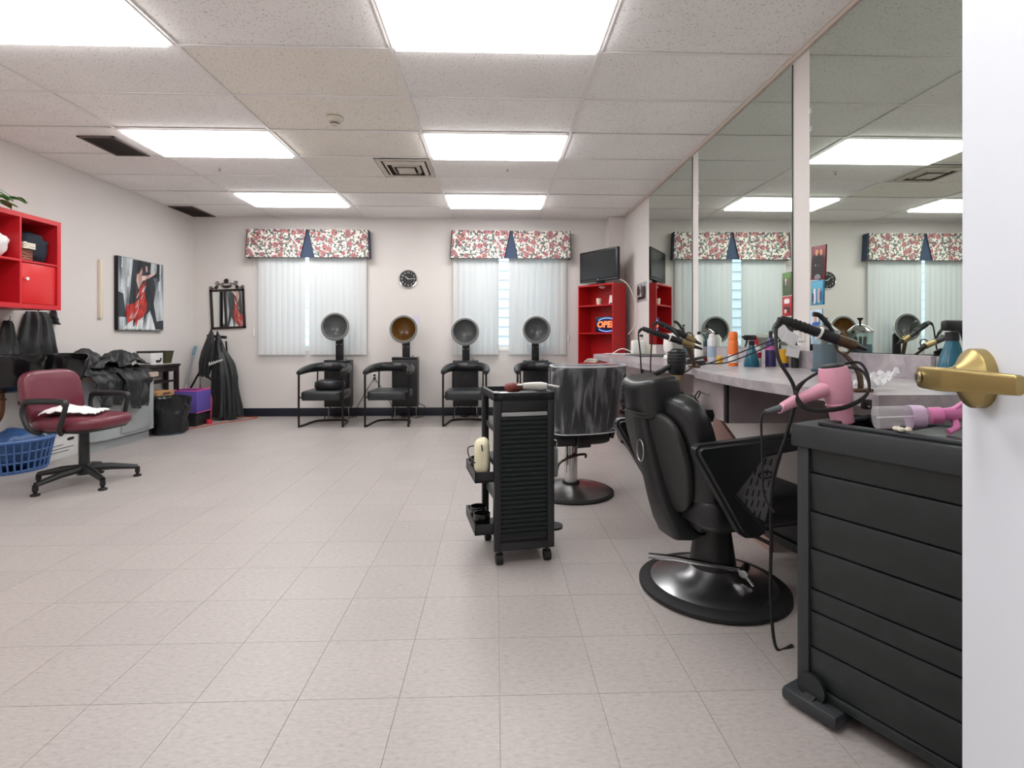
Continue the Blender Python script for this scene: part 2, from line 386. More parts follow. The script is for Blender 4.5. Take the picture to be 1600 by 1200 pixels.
# ceiling grilles, diffuser, detector, sprinklers
grille_m = mat('dark grille metal', '#6d615d', .6); void_m = mat('duct void', '#3a3330', .9)
def grille(x0, x1, y0, y1, label):
    t = thing('ceiling_grille', label, 'vent', (x0, y0, ZC)); w_, d_ = x1 - x0, y1 - y0
    f = MB()
    f.span((0, 0, -.006), (w_, .018, .002)).span((0, d_ - .018, -.006), (w_, d_, .002)).span((0, 0, -.006), (.018, d_, .002)).span((w_ - .018, 0, -.006), (w_, d_, .002))
    f.build('frame', grille_m, t, smooth=False); MB().span((.01, .01, -.001), (w_ - .01, d_ - .01, .001)).build('backing', void_m, t, smooth=False)
    n = 12
    for k in range(n): MB().box(((k + .5) * (w_ - .036) / n + .018, d_ / 2, -.003), (.016, d_ - .036, .0015), ry=.5).build('slat', grille_m, t, smooth=False)
grille(-3.48, -3.18, 4.42, 4.88, 'long dark slatted ceiling grille beside a light panel')
grille(-4.17, -3.86, 6.74, 7.3, 'dark slatted ceiling grille in the corner above the painting')
t = thing('air_diffuser', 'stepped white square air diffuser with dark slots', 'vent', (-.875, 5.156, ZC))
def ringsq(h0, h1, z0, z1, th=.006):
    b = MB(); V = []
    for h, z in ((h0, z0), (h1, z1)): V += [(-h, -h, z), (h, -h, z), (h, h, z), (-h, h, z)]
    V += [(p[0], p[1], p[2] + th) for p in V]
    F = []
    for k in range(4):
        j = (k + 1) % 4; F += [[k, j, 4 + j, 4 + k], [8 + k, 12 + k, 12 + j, 8 + j], [k, 8 + k, 8 + j, j], [4 + k, 4 + j, 12 + j, 12 + k]]
    return b.add(V, F)
dusty = mat('dusty white enamel', '#cfc7bd', .6, var=.12, vscale=9)
ringsq(.262, .215, -.004, -.004).build('frame', dusty, t, smooth=False)
MB().span((-.22, -.22, .004), (.22, .22, .02)).build('backing', void_m, t, smooth=False)  # dark sheet behind the slots
for h0, h1 in ((.196, .165), (.135, .108)): ringsq(h0, h1, -.002, -.024).build('vane', dusty, t, smooth=False)
MB().box((0, 0, -.028), (.17, .17, .008), .002).build('centre_plate', dusty, t, smooth=False)
t = thing('smoke_detector', 'round cream smoke detector on the ceiling', 'smoke detector', (-1.226, 4.0, ZC))
MB().lathe([(0, 0), (.062, 0), (.062, -.012), (.05, -.022), (.045, -.03), (.03, -.032), (0, -.032)]).build('base', mat('cream plastic', '#ddd5c6', .5), t)
MB().lathe([(.03, -.03), (.03, -.05), (.022, -.058), (0, -.058)]).build('sensor_head', mat('cream plastic', '#ddd5c6'), t)
MB().lathe([(.031, -.038), (.0315, -.038), (.0315, -.046), (.031, -.046)]).build('sensor_slot', black_plastic, t)
for x, y, lb in ((-2.716, 5.2, 'small ceiling sprinkler head behind the panel light by the painting'), (.12, 5.13, 'small ceiling sprinkler head between the two middle panel lights')):
    t = thing('sprinkler_head', lb, 'sprinkler', (x, y, ZC), 0, 'ceiling sprinklers')
    MB().lathe([(0, 0), (.02, 0), (.018, -.005), (0, -.005)], 12).build('escutcheon', frame_w, t)
    MB().cyl((0, 0, -.005), (0, 0, -.026), .006, n=8).build('stem', brushed, t); MB().lathe([(0, -.026), (.014, -.026), (.014, -.029), (0, -.029)], 12).build('deflector', brushed, t)

# windows, blinds, valances
blind_m = bpy.data.materials.new('blind vinyl'); blind_m.use_nodes = True
_N = blind_m.node_tree.nodes; _L = blind_m.node_tree.links; _p = _N['Principled BSDF']; _p.inputs['Base Color'].default_value = lin('#eeefee'); _p.inputs['Roughness'].default_value = .45
_t = _N.new('ShaderNodeBsdfTranslucent'); _t.inputs[0].default_value = lin('#f2f4f3'); _m = _N.new('ShaderNodeMixShader'); _m.inputs[0].default_value = .35
_L.new(_p.outputs[0], _m.inputs[1]); _L.new(_t.outputs[0], _m.inputs[2]); _L.new(_m.outputs[0], _N['Material Output'].inputs[0])
def floral():
    m = bpy.data.materials.new('floral chintz'); m.use_nodes = True; nt = m.node_tree; N = nt.nodes; L = nt.links; b = N['Principled BSDF']
    tc = N.new('ShaderNodeTexCoord'); nd = N.new('ShaderNodeTexNoise'); nd.inputs['Scale'].default_value = 14; nd.inputs['Detail'].default_value = 2
    L.new(tc.outputs['Object'], nd.inputs['Vector'])
    vm = N.new('ShaderNodeVectorMath'); vm.operation = 'MULTIPLY_ADD'; vm.inputs[1].default_value = (.035, .035, .035); L.new(nd.outputs[1], vm.inputs[0]); L.new(tc.outputs['Object'], vm.inputs[2])
    def blobs(scale, off, rad, soft=.04):
        ad = N.new('ShaderNodeVectorMath'); ad.inputs[1].default_value = off; L.new(vm.outputs[0], ad.inputs[0])
        v = N.new('ShaderNodeTexVoronoi'); v.inputs['Scale'].default_value = scale; v.inputs['Randomness'].default_value = .8; L.new(ad.outputs[0], v.inputs['Vector'])
        mr = N.new('ShaderNodeMapRange'); mr.inputs[1].default_value = rad; mr.inputs[2].default_value = rad - soft; L.new(v.outputs['Distance'], mr.inputs[0])
        return v, mr.outputs[0]
    def over(a, fac, col):
        mx = N.new('ShaderNodeMix'); mx.data_type = 'RGBA'; L.new(fac, mx.inputs[0])
        L.new(a, mx.inputs[6]) if not isinstance(a, str) else setattr(mx.inputs[6], 'default_value', lin(a))
        L.new(col, mx.inputs[7]) if not isinstance(col, str) else setattr(mx.inputs[7], 'default_value', lin(col))
        return mx.outputs[2]
    n4 = N.new('ShaderNodeTexNoise'); n4.inputs['Scale'].default_value = 30; n4.inputs['Detail'].default_value = 3; L.new(tc.outputs['Object'], n4.inputs['Vector'])
    lf = ramp(nt, [(.48, (0, 0, 0, 1)), (.52, (1, 1, 1, 1))]); L.new(n4.outputs[0], lf.inputs[0])
    c = over('#efe6dc', lf.outputs[0], '#6c7673')
    _, f0 = blobs(17, (3.1, 1.7, .4), .36); c = over(c, f0, '#f3ece4')
    _, f1 = blobs(13, (.3, .2, .9), .36); c = over(c, f1, '#ab6670')
    v2, f2 = blobs(9, (7.7, 3.3, 5.1), .38); rr = ramp(nt, [(0, '#6e3440'), (.12, '#c48d8c'), (.2, '#95525a'), (.3, '#c59896'), (.4, '#9a5c64')]); L.new(v2.outputs['Distance'], rr.inputs[0]); c = over(c, f2, rr.outputs[0])
    _, f3 = blobs(21, (2.2, 9.3, 4.1), .2); c = over(c, f3, '#c9a253')
    _, f4 = blobs(19, (5.2, .3, 8.1), .22); c = over(c, f4, '#3f4348')
    L.new(c, b.inputs['Base Color']); b.inputs['Roughness'].default_value = .8
    return m
FLORAL = floral(); navy_cloth = mat('navy valance cloth', '#3f4d66', .8, bump=.2, bscale=300); piping_m = mat('dark piping', '#26262c', .7)
pane_m = clear_mat('window glass', '#f4fbff', .06)
def window(n, W, BX, gap, VX, lab):
    x0, x1, z0, z1 = W
    f = MB()
    for a, b_ in (((x0, YF + .05, z0), (x1, YF + .11, z0 + .05)), ((x0, YF + .05, z1 - .05), (x1, YF + .11, z1)), ((x0, YF + .05, z0), (x0 + .05, YF + .11, z1)), ((x1 - .05, YF + .05, z0), (x1, YF + .11, z1)),
                  (((x0 + x1) / 2 + .12, YF + .05, z0), ((x0 + x1) / 2 + .17, YF + .11, z1))): f.span(a, b_)
    wo = struct(f.build('window_%d' % n, white_plastic, smooth=False), lab[0], 'window')
    for a, b_ in ((x0 + .05, (x0 + x1) / 2 + .12), ((x0 + x1) / 2 + .17, x1 - .05)): MB().span((a, YF + .076, z0 + .05), (b_, YF + .08, z1 - .05)).build('pane', pane_m, wo, smooth=False)
    MB().span((x0, YF - .004, z0 - .02), (x1, YF + .05, z0)).build('sill', white_plastic, wo, smooth=False)
    # blind
    t = thing('vertical_blind', lab[1], 'blind', ((BX[0] + BX[1]) / 2, YF - .05, .86)); cx = (BX[0] + BX[1]) / 2
    MB().span((BX[0] - cx, -.02, 1.37), (BX[1] - cx, .025, 1.41), .004).build('head_rail', white_plastic, t)
    P = []
    for a, b_ in ((BX[0], gap[0]), (gap[1], BX[1])):
        k = max(1, round((b_ - a) / .078)); st = (b_ - a) / k
        P += [(a + st * (i + .5), st) for i in range(k)]
    def vane(wd):
        b = MB(); b.sheet(lambda u, v: ((u - .5) * wd, -.007 * math.cos((u - .5) * PI), v * 1.37), 4, 1, .0012); return b
    src = None
    for i, (x, st) in enumerate(P):
        a = R(rnd.uniform(10, 24)) * (1 if n == 2 else .55)
        if src is None: src = vane(st * 1.12).build('vane', blind_m, t); o = src
        else: o = src.copy(); COL.objects.link(o); o.parent = t
        o.location = (x - cx, rnd.uniform(-.003, .003), 0); o.rotation_euler = (0, 0, a)
    # valance: two floral panels with a navy pleat
    v = thing('valance', lab[2], 'valance', ((VX[0] + VX[1]) / 2, YF, 2.2)); hw = (VX[1] - VX[0]) / 2; D = .13
    fy = lambda z: -D + .02 * z          # flares out a little towards the hem
    for s in (-1, 1):
        b = MB(); th = .012
        pl = [(s * hw, 0), (s * .095, 0), (s * .012, .385), (s * (hw - .02), .385)]
        V = [(p[0], fy(p[1]) - (0 if abs(p[0]) > .2 else .008), p[1]) for p in pl]; V += [(p[0], p[1] + th, p[2]) for p in V]
        b.add(V, [[0, 1, 2, 3], [7, 6, 5, 4]] + [[k, (k + 1) % 4, 4 + (k + 1) % 4, 4 + k] for k in range(4)])
        b.build('floral_panel', FLORAL, v, smooth=False)
        MB().add([(s * hw, -D + .012, 0), (s * (hw - .02), -D + .02, .385), (s * (hw - .02), 0, .385), (s * hw, 0, 0), (s * (hw - .012), -D + .012, 0), (s * (hw - .032), -D + .02, .385), (s * (hw - .032), 0, .385), (s * (hw - .012), 0, 0)],
                 [[0, 1, 2, 3], [4, 7, 6, 5], [0, 4, 5, 1], [1, 5, 6, 2], [2, 6, 7, 3], [3, 7, 4, 0]]).build('end_return', navy_cloth, v, smooth=False)
        MB().tube([(s * (hw - .004), fy(0) - .002, .004), (s * (hw - .022), fy(.38) - .002, .383)], .005, 6).build('piping', piping_m, v)
        MB().tube([(s * hw, fy(0) + .004, 0), (s * .095, fy(0) - .002, 0)], .005, 6).build('piping', piping_m, v)
        MB().tube([(s * .095, fy(0) - .006, 0), (s * .012, fy(.38) - .006, .383)], .004, 6).build('piping', piping_m, v)
    MB().add([(-.13, -D + .006, 0), (.13, -D + .006, 0), (.06, -D + .016, .383), (-.06, -D + .016, .383), (-.13, -D + .012, 0), (.13, -D + .012, 0), (.06, -D + .022, .383), (-.06, -D + .022, .383)],
             [[0, 1, 2, 3], [7, 6, 5, 4], [0, 4, 5, 1], [1, 5, 6, 2], [2, 6, 7, 3], [3, 7, 4, 0]]).build('pleat_insert', navy_cloth, v, smooth=False)
    MB().span((-hw + .02, -D + .02, .374), (hw - .02, 0, .386)).build('top_board', navy_cloth, v, smooth=False)
window(1, W1, (-3.27, -1.80), (-2.64, -2.575), (-3.42, -1.735), ('white framed window beside the iron mirror', 'white vertical blind almost closed, in the window beside the iron mirror', 'pleated floral valance with navy inset nearest the iron mirror'))
window(2, W2, (-.585, 1.0), (.045, .19), (-.625, 1.062), ('white framed window beside the red bookcase', 'white vertical blind with a wide centre gap beside the red bookcase', 'pleated floral valance with navy inset nearest the television'))
for x, z0, lb in ((-3.3, 1.12, 'thin blind pull cord hanging beside the iron mirror'), (1.035, 1.05, 'thin blind pull cord hanging beside the red bookcase')):
    t = thing('blind_cord', lb, 'cord', (x - .055 if x < 0 else x, YF - .02, z0), 0, 'blind pull cords')
    MB().tube([(0, 0, .1), (.004, 0, .5), (0, 0, 1.1)], .002, 5).build('cord', white_plastic, t); MB().lathe([(0, 0), (.011, 0), (.009, .1), (.003, .115), (0, .115)], 10).build('tassel', white_plastic, t)
# neighbouring house wall outside with lap boards
t = thing('neighbour_house', 'pale clapboard house wall seen through the blind gap', 'building', (-1, YF + 3.2, 0))
side_m = mat('pale siding', '#dfe2e6', .7, var=.05)
MB().span((-4.5, .06, -.5), (4.5, .2, 4.2)).build('wall', side_m, t, smooth=False)
src = None
for k in range(22):
    if src is None: src = MB().add([(-4.5, .06, .2), (4.5, .06, .2), (4.5, .02, 0), (-4.5, .02, 0), (-4.5, .06, 0), (4.5, .06, 0)], [[0, 1, 2, 3], [3, 2, 5, 4], [0, 3, 4], [1, 5, 2], [0, 4, 5, 1]]).build('clapboard', side_m, t, smooth=False); src.location = (0, 0, 0)
    else: piece(src, (0, 0, k * .19), t)
g = MB().span((-8, YF + .2, -.12), (8, YF + 12, -.1)).build('ground', mat('outdoor ground', '#8f948a', .9), smooth=False); struct(g, 'plain ground outside the windows', 'ground')

# wall mirrors
mirror_m = mat('mirror glass', '#d3dcd4', .0, metal=1); edge_m = mat('mirror edge', '#39413c', .3)
for y0, y1, lb in ((4.63, 5.95, 'tall frameless wall mirror reflecting the television'), (3.05, 4.49, 'tall frameless wall mirror between two beige wall strips'), (1.45, 2.88, 'tall frameless wall mirror reflecting the clock')):
    t = thing('wall_mirror', lb, 'mirror', (XR, (y0 + y1) / 2, 1.02)); h = (y1 - y0) / 2
    MB().span((-.006, -h, 0), (-.001, h, 1.71)).build('backing', edge_m, t, smooth=False)
    MB().span((-.0075, -h + .004, .003), (-.006, h - .004, 1.707)).build('glass', mirror_m, t, smooth=False)
    if y0 < 4: 
        for zz in (.35 + .9, 1.35): MB().box((-.01, h - .012, zz), (.006, .022, .03), .002).build('clip', clear_mat('clear clip', '#ffffff', .3), t)
struct(MB().span((XR - .018, YN, ZC - .03), (XR, 7.12, ZC - .001), .004).build('trim_1', mat('beige trim', '#d6c8bb', .6)), 'thin beige trim along the top of the mirrors', 'trim')
# ------------------------------------------------------------------ far wall: dryers and chairs
vinyl_seat = mat('worn black vinyl', '#24282b', .38, bump=.1, bscale=150, var=.12)
tube_m = mat('dark bronze tube', '#241c1b', .3, metal=.4)
def dryer_chair():
    t = thing('dryer_chair', 'x', 'chair', group='dryer chairs along the end wall')
    P = [(-.262, -.25, .655), (-.265, -.25, .62), (-.265, -.25, .06), (-.262, -.235, .02), (-.25, -.2, .013)]
    back = [(-.225, .1, .013), (-.19, .2, .013), (-.1, .245, .013), (0, .25, .013)]
    L_ = spline(P + back, 5); pts = L_ + [Vector((-p.x, p.y, p.z)) for p in reversed(L_[:-1])]
    MB().tube(pts, .0125, 10).build('frame', tube_m, t)
    for s in (-1, 1):
        MB().tube([(s * .265, -.25, .36), (s * .25, 0, .36), (s * .2, .21, .38)], .01, 8).build('side_rail', tube_m, t)
        MB().tube([(s * .2, .21, .38), (s * .2, .23, .66)], .01, 8).build('back_post', tube_m, t)
    A = spline([(-.262, -.27, .665), (-.262, -.12, .685), (-.235, .08, .705), (-.14, .215, .715), (0, .25, .715)], 6); A = A + [Vector((-p.x, p.y, p.z)) for p in reversed(A[:-1])]
    n = len(A); rr = [.026 + .036 * math.sin(PI * i / (n - 1)) ** .8 for i in range(n)]
    b = MB().tube(A, rr, 14); b.build('arm_pad', black_vinyl, t)
    MB().pill((0, -.02, .385), (.5, .5, .12), .28, .22).build('seat', vinyl_seat, t)
    MB().span((-.235, -.245, .325), (.235, .2, .35), .008).build('seat_base', black_metal, t)
    return t
ch = dryer_chair(); CH = [(-2.13, 'black vinyl tub chair with a spare round cushion on its seat'), (-1.33, 'black vinyl tub chair under the amber hood dryer'), (-.37, 'black vinyl tub chair under the hood dryer at the blind nearest the clock'), (.535, 'black vinyl tub chair under the hood dryer nearest the red bookcase')]
for i, (x, lb) in enumerate(CH):
    if i == 0: ch.location = (x, 6.65, 0); ch['label'] = lb
    else: dup(ch, (x, 6.65, 0), R((0, 0, -2, 1)[i]), lb)
c = tag(MB().pill((0, 0, .065), (.36, .36, .13), .5, .8, n=28).build('round_cushion', black_vinyl, loc=(-2.1, 6.66, .436)), 'thick round black cushion lying on a tub chair seat', 'cushion')

def hood_dryer(tint, gl, z, top, label):
    t = thing('hood_dryer', label, 'hair dryer', group='hood dryers along the end wall')
    MB().span((-.17, -.09, .165), (.17, .1, top), .006).build('cabinet', black_plastic, t)
    MB().span((-.172, -.095, top - .03), (.172, .102, top + .004), .006).build('cabinet_lid', black_gloss, t)
    MB().lathe([(.055, 0), (.075, .006), (.075, .012), (.05, .012)], 24, Matrix.Translation((.0, -.09, .56)) @ rotm(R(90))).build('air_grille', black_metal, t)
    for sx in (-1, 1):
        for sy in (-1, 1): MB().tube([(sx * .15, sy * .075, .17), (sx * .165, sy * .085, .0)], .007, 8).build('leg', chrome if sx * sy < 0 else black_metal, t)
    MB().tube(spline([(-.11, 0, .17), (-.1, -.02, .07), (-.03, -.04, .02), (.05, -.03, .05), (.07, 0, .17)], 6), .006, 6).build('power_cord', rubber, t)
    MB().span((-.05, .02, top), (.05, .06, z - .1), .006).build('post', black_plastic, t)
    for sx in (-1, 1): MB().cyl((sx * .03, .02, z - .24), (sx * .03, .014, z - .24), .006, n=10).build('bolt', chrome, t)
    M = Matrix.Translation((0, -.17, z)) @ rotm(R(-96))      # lathe axis points to the wall
    h = MB().lathe([(.158, .0), (.157, .03), (.148, .075), (.122, .12), (.08, .15), (.03, .163), (0, .164)], 36, M).build('hood', clear_mat('smoked dome ' + tint, tint, .82, .2, gl), t)
    MB().lathe([(.183, -.004), (.187, .002), (.187, .02), (.172, .03), (.158, .02), (.156, .004), (.163, -.006), (.183, -.004)], 40, M).build('rim', mat('grey hood rim', '#6f716f', .35), h)
    MB().lathe([(.186, .006), (.192, .014), (.19, .028), (.176, .034), (.176, .02)], 40, M).build('trim_ring', white_plastic, h)
    MB().box((0, .03, z - .13), (.07, .05, .1), .01).build('hood_arm', black_plastic, t)
    MB().cyl((.1, -.02, top), (.1, -.02, top + .03), .012, n=12).build('timer_knob', chrome, t)
    return t
HOODS = []
for x, z, top, tint, gl, lb in ((-2.13, 1.245, .79, '#5c6060', '#6a6c6c', 'grey hood dryer in front of the blind nearest the iron mirror'), (-1.225, 1.212, .83, '#7a5326', '#6b4a22', 'hood dryer with an amber brown dome below the clock'),
                                (-.405, 1.18, .78, '#565a5a', '#626464', 'grey hood dryer at the blind edge nearest the clock'), (.553, 1.205, .78, '#565a5a', '#626464', 'grey hood dryer at the blind edge nearest the red bookcase')):
    HOODS.append(hood_dryer(tint, gl, z, top, lb)); HOODS[-1].location = (x, 7.13, 0)
# outlet and cords between the first two dryers
t = thing('wall_outlet', 'white wall outlet with dryer plugs behind the tub chairs', 'outlet', (-1.69, YF, .55))
MB().span((-.035, -.006, -.055), (.035, 0, .055), .003).build('cover_plate', white_plastic, t)
for dz in (-.022, .022): MB().box((0, -.02, dz), (.03, .03, .026), .005).build('plug', black_plastic, t)
for k, ex in enumerate((-1.93, -1.42)):
    MB().tube(spline([(-1.69, YF - .035, .53), (-1.69 + (ex + 1.69) * .45, YF - .03, .36), (ex, YF - .06, .1), (ex + .02 * (1 - 2 * k), YF - .12, .008), (ex + (-.08 if k == 0 else .1), YF - .14, .006)], 8), .005, 6).build('plug_cord', rubber, HOODS[k], loc=(-HOODS[k].location.x, -7.13, 0))
MB().tube(spline([(-1.06, 7.2, .19), (-.99, 7.24, .15), (-.97, 7.25, .08), (-1.0, 7.2, .01), (-1.1, 7.1, .006)], 8), .005, 6).build('plug_cord', rubber, HOODS[1], loc=(-HOODS[1].location.x, -7.13, 0))

# clock
t = thing('wall_clock', 'round black wall clock with white numerals and chrome rim', 'clock', (-1.222, YF, 1.92))
Mc = rotm(R(90))
MB().lathe([(0, 0), (.118, 0), (.118, .012), (0, .012)], 40, Mc).build('face', black_plastic, t)
MB().lathe([(.116, 0), (.128, 0), (.13, .015), (.124, .024), (.116, .02)], 40, Mc).build('rim', chrome, t)
wp = mat('white print', '#dddddb', .6)
for k in range(12):
    a = R(90 - 30 * (k + 1)); text_mesh(str(k + 1), .036, .0005, 'numeral', wp, t, Matrix.Translation((.09 * math.cos(a), -.0128, .09 * math.sin(a))) @ rotm(R(90)))
for a, l, wd in ((R(3), .092, .006), (R(140), .06, .009)):
    MB().box((l * .42 * math.cos(a), -.016, l * .42 * math.sin(a)), (l, .002, wd), ry=-a).build('hand', wp, t, smooth=False)
MB().cyl((0, -.012, 0), (0, -.019, 0), .006, n=12).build('hub', wp, t)
# small notice behind the amber dryer
tag(MB().box((0, 0, 0), (.09, .003, .13)).build('paper_notice', mat('notice paper', '#d9d4e6', .8, var=.08, vscale=60), loc=(-1.115, YF - .002, 1.35)), 'small pale lilac paper notice on the wall behind the amber dryer', 'notice')

# iron mirror
iron = mat('dark wrought iron', '#241a17', .5)
t = thing('iron_mirror', 'dark framed wall mirror with scrolled iron crest, hung crooked', 'mirror', (-3.70, YF, 1.22)); t.rotation_euler = (0, R(-2.6), 0)
Wm, Hm = .235, .55
f = MB()
for a, b_ in (((-Wm, -.022, 0), (Wm, -.002, .03)), ((-Wm, -.022, Hm - .03), (Wm, -.002, Hm)), ((-Wm, -.022, 0), (-Wm + .03, -.002, Hm)), ((Wm - .03, -.022, 0), (Wm, -.002, Hm))): f.span(a, b_)
f.build('frame', iron, t, smooth=False); MB().span((-.045, -.022, .03), (-.017, -.004, Hm - .03)).build('mullion', iron, t, smooth=False)
for a, b_ in ((-Wm + .03, -.045), (-.017, Wm - .03)): MB().span((a, -.009, .03), (b_, -.005, Hm - .03)).build('pane', mat('clear mirror', '#e4e8e4', .01, metal=1), t, smooth=False)
cr = MB()
def scroll(cx, cz, r, s, turns=1.2):
    return [(cx + s * r * (1 - k / 26) * math.cos(R(200) - turns * 2 * PI * k / 20), -.012, cz + r * (1 - k / 26) * math.sin(R(200) - turns * 2 * PI * k / 20)) for k in range(21)]
for s in (-1, 1):
    cr.tube(spline([(0, -.012, Hm + .085), (s * .08, -.012, Hm + .075), (s * .15, -.012, Hm + .03), (s * .235, -.012, Hm + .008)], 6), .005, 6)
    cr.tube(scroll(s * .22, Hm + .025, .025, s), .0045, 6); cr.tube(scroll(s * .13, Hm + .085, .03, s), .0045, 6); cr.tube([(s * .13, -.012, Hm + .06), (s * .15, -.012, Hm)], .005, 6)
    cr.pill((s * .14, -.012, Hm + .03), (.05, .014, .05), 1, 1, 10, 6); cr.tube(scroll(s * .05, Hm + .045, .022, -s), .0045, 6)
cr.pill((0, -.014, Hm + .035), (.12, .016, .04), 1, 1, 12, 6); cr.build('scroll_crest', iron, t)
rs = MB()
for k in range(6): rs.pill((.018 * math.cos(k * PI / 3), -.016, Hm + .115 + .018 * math.sin(k * PI / 3)), (.032, .016, .032), 1, 1, 10, 6)
rs.pill((0, -.022, Hm + .115), (.024, .02, .024), 1, 1, 10, 6); rs.build('rosette', iron, t)

# ------------------------------------------------------------------ left wall
# painting of a dancing pair: canvas with flat painted shapes
t = thing('painting', 'canvas painting of a dancing couple in red, black and grey', 'painting', (XL + .004, 5.835, 1.18)); PW, PH = .78, .82
MB().span((0, 0, 0), (.04, PW, PH), .002).build('canvas', mat('canvas edge', '#1d1c1e', .8), t)
def brush(name, c1, c2, sc=(3, 10, 1.2), rough=.6):
    m = bpy.data.materials.new(name); m.use_nodes = True; nt = m.node_tree; N = nt.nodes; L = nt.links
    tc = N.new('ShaderNodeTexCoord'); mp = N.new('ShaderNodeMapping'); mp.inputs['Scale'].default_value = sc; L.new(tc.outputs['Object'], mp.inputs[0])
    n = N.new('ShaderNodeTexNoise'); n.inputs['Scale'].default_value = 1.6; n.inputs['Detail'].default_value = 5; L.new(mp.outputs[0], n.inputs['Vector'])
    r = ramp(nt, [(.36, c1), (.64, c2)]); L.new(n.outputs[0], r.inputs[0]); L.new(r.outputs[0], N['Principled BSDF'].inputs['Base Color']); N['Principled BSDF'].inputs['Roughness'].default_value = rough
    return m
PB = brush('painted grey', '#4d565e', '#d4dadd'); PK = brush('painted black', '#1e2226', '#3d444a'); PR = brush('painted red', '#8f1f1c', '#d8453c', (3, 14, 8)); PS = brush('painted skin', '#b98a80', '#e8d3cc'); PWH = brush('painted white', '#b9c4cb', '#eef0f0')
def paint(name, poly, m, lv):
    MB().prism([(q[0] * PW, q[1] * PH) for q in poly], .0008, Matrix(((0, 0, 1, .04 + .0008 * lv), (1, 0, 0, 0), (0, 1, 0, 0), (0, 0, 0, 1)))).build(name, m, t, smooth=False)
paint('painted_ground', [(.005, .005), (.995, .005), (.995, .995), (.005, .995)], PB, 0)
paint('painted_shadow', [(.3, .99), (.7, .99), (.66, .7), (.62, .3), (.2, .25), (.25, .6)], PK, 1)
paint('painted_shadow', [(.0, .18), (.16, .18), (.1, .5), (.0, .52)], PK, 1); paint('painted_shadow', [(.84, .02), (.995, .02), (.995, .16), (.84, .14)], PK, 1); paint('painted_shadow', [(.84, .99), (.9, .99), (.9, .75), (.86, .72)], PK, 1)
paint('painted_light', [(.55, .02), (.86, .02), (.67, .27)], PWH, 2); paint('painted_light', [(.1, .02), (.5, .02), (.55, .14), (.3, .17)], PWH, 2)
paint('painted_man', [(.56, .93), (.62, .95), (.64, .86), (.72, .83), (.84, .86), (.86, .8), (.76, .77), (.8, .6), (.76, .4), (.86, .02), (.8, .02), (.68, .3), (.58, .22), (.5, .02), (.56, .3), (.55, .6)], PK, 3)
paint('painted_face', [(.57, .93), (.61, .93), (.62, .86), (.58, .84)], PS, 4)
paint('painted_woman', [(.42, .9), (.48, .92), (.5, .84), (.48, .78), (.62, .8), (.78, .87), (.8, .84), (.64, .76), (.5, .71), (.42, .58), (.37, .7), (.38, .79), (.44, .82)], PS, 4)
paint('painted_hair', [(.4, .86), (.42, .92), (.49, .93), (.47, .87), (.43, .82)], PK, 5)
paint('painted_dress', [(.45, .6), (.62, .78), (.56, .7), (.54, .6), (.56, .48), (.6, .4), (.58, .28), (.52, .2), (.4, .14), (.36, .05), (.32, .16), (.2, .1), (.14, .22), (.16, .34), (.32, .38), (.44, .46), (.42, .56)], PR, 5)
rp = random.Random(11)
for k in range(34):
    yy = rp.uniform(.12, .56); x = .2 + .5 * (yy - .12) + rp.uniform(-.06, .16 - .12 * yy); l = rp.uniform(.06, .13); wd = rp.uniform(.006, .014)
    paint('paint_stroke', [(x, yy), (x + wd, yy - .004), (x + .4 * l + wd * .5, yy + l * .6), (x + .62 * l, yy + l), (x + .35 * l, yy + l * .6)], (PWH, PR, PR, PS)[k % 4], 6 + k % 3)
for k in range(12):
    x = (.05, .1, .18, .24, .72, .8, .87, .93, .06, .78, .9, .3)[k]; y = (.55, .7, .6, .8, .5, .35, .6, .4, .85, .7, .85, .06)[k]; paint('paint_stroke', [(x, y), (x + .03, y), (x + .036, y + .14), (x + .012, y + .15)], (PWH, PB)[k % 2], 2)
tag(MB().span((0, 0, 0), (.03, .045, .62), .002).build('wall_batten', mat('pale wood batten', '#e3d8c6', .6), loc=(XL, 5.6, 1.3)), 'slim pale vertical batten fixed on the wall beside the painting', 'batten')

# red cube shelf
red = mat('red lacquer', '#c8202a', .35, var=.04); red_d = mat('red door lacquer', '#d62a2c', .3)
t = thing('cube_shelf', 'glossy red wall-mounted shelf of four cubes', 'shelf', (XL, 3.885, 1.333)); S = .765; D = .4
MB().span((0, 0, 0), (D, S, .038)).build('bottom_panel', red, t, smooth=False); MB().span((0, 0, S - .038), (D, S, S)).build('top_panel', red, t, smooth=False)
for y in (0, S - .038): MB().span((0, y, .038), (D, y + .038, S - .038)).build('side_panel', red, t, smooth=False)
MB().span((.012, S / 2 - .008, .038), (D - .002, S / 2 + .008, S - .038)).build('divider', red, t, smooth=False)
for y in ((.038, S / 2 - .008), (S / 2 + .008, S - .038)): MB().span((.012, y[0], S / 2 - .008), (D - .002, y[1], S / 2 + .008)).build('shelf_board', red, t, smooth=False)
MB().span((.0, .038, .038), (.012, S - .038, S - .038)).build('back_panel', red, t, smooth=False)
d = MB().span((D - .03, S / 2 + .012, .042), (D - .012, S - .042, S / 2 - .012), .002).build('door', red_d, t)
MB().lathe([(.004, 0), (.004, .01), (.013, .016), (.013, .024), (0, .026)], 14, Matrix.Translation((D - .012, S / 2 + .05, .24)) @ rotm(0, R(90))).build('knob', white_plastic, d)
zs = 1.333 + S / 2 + .008
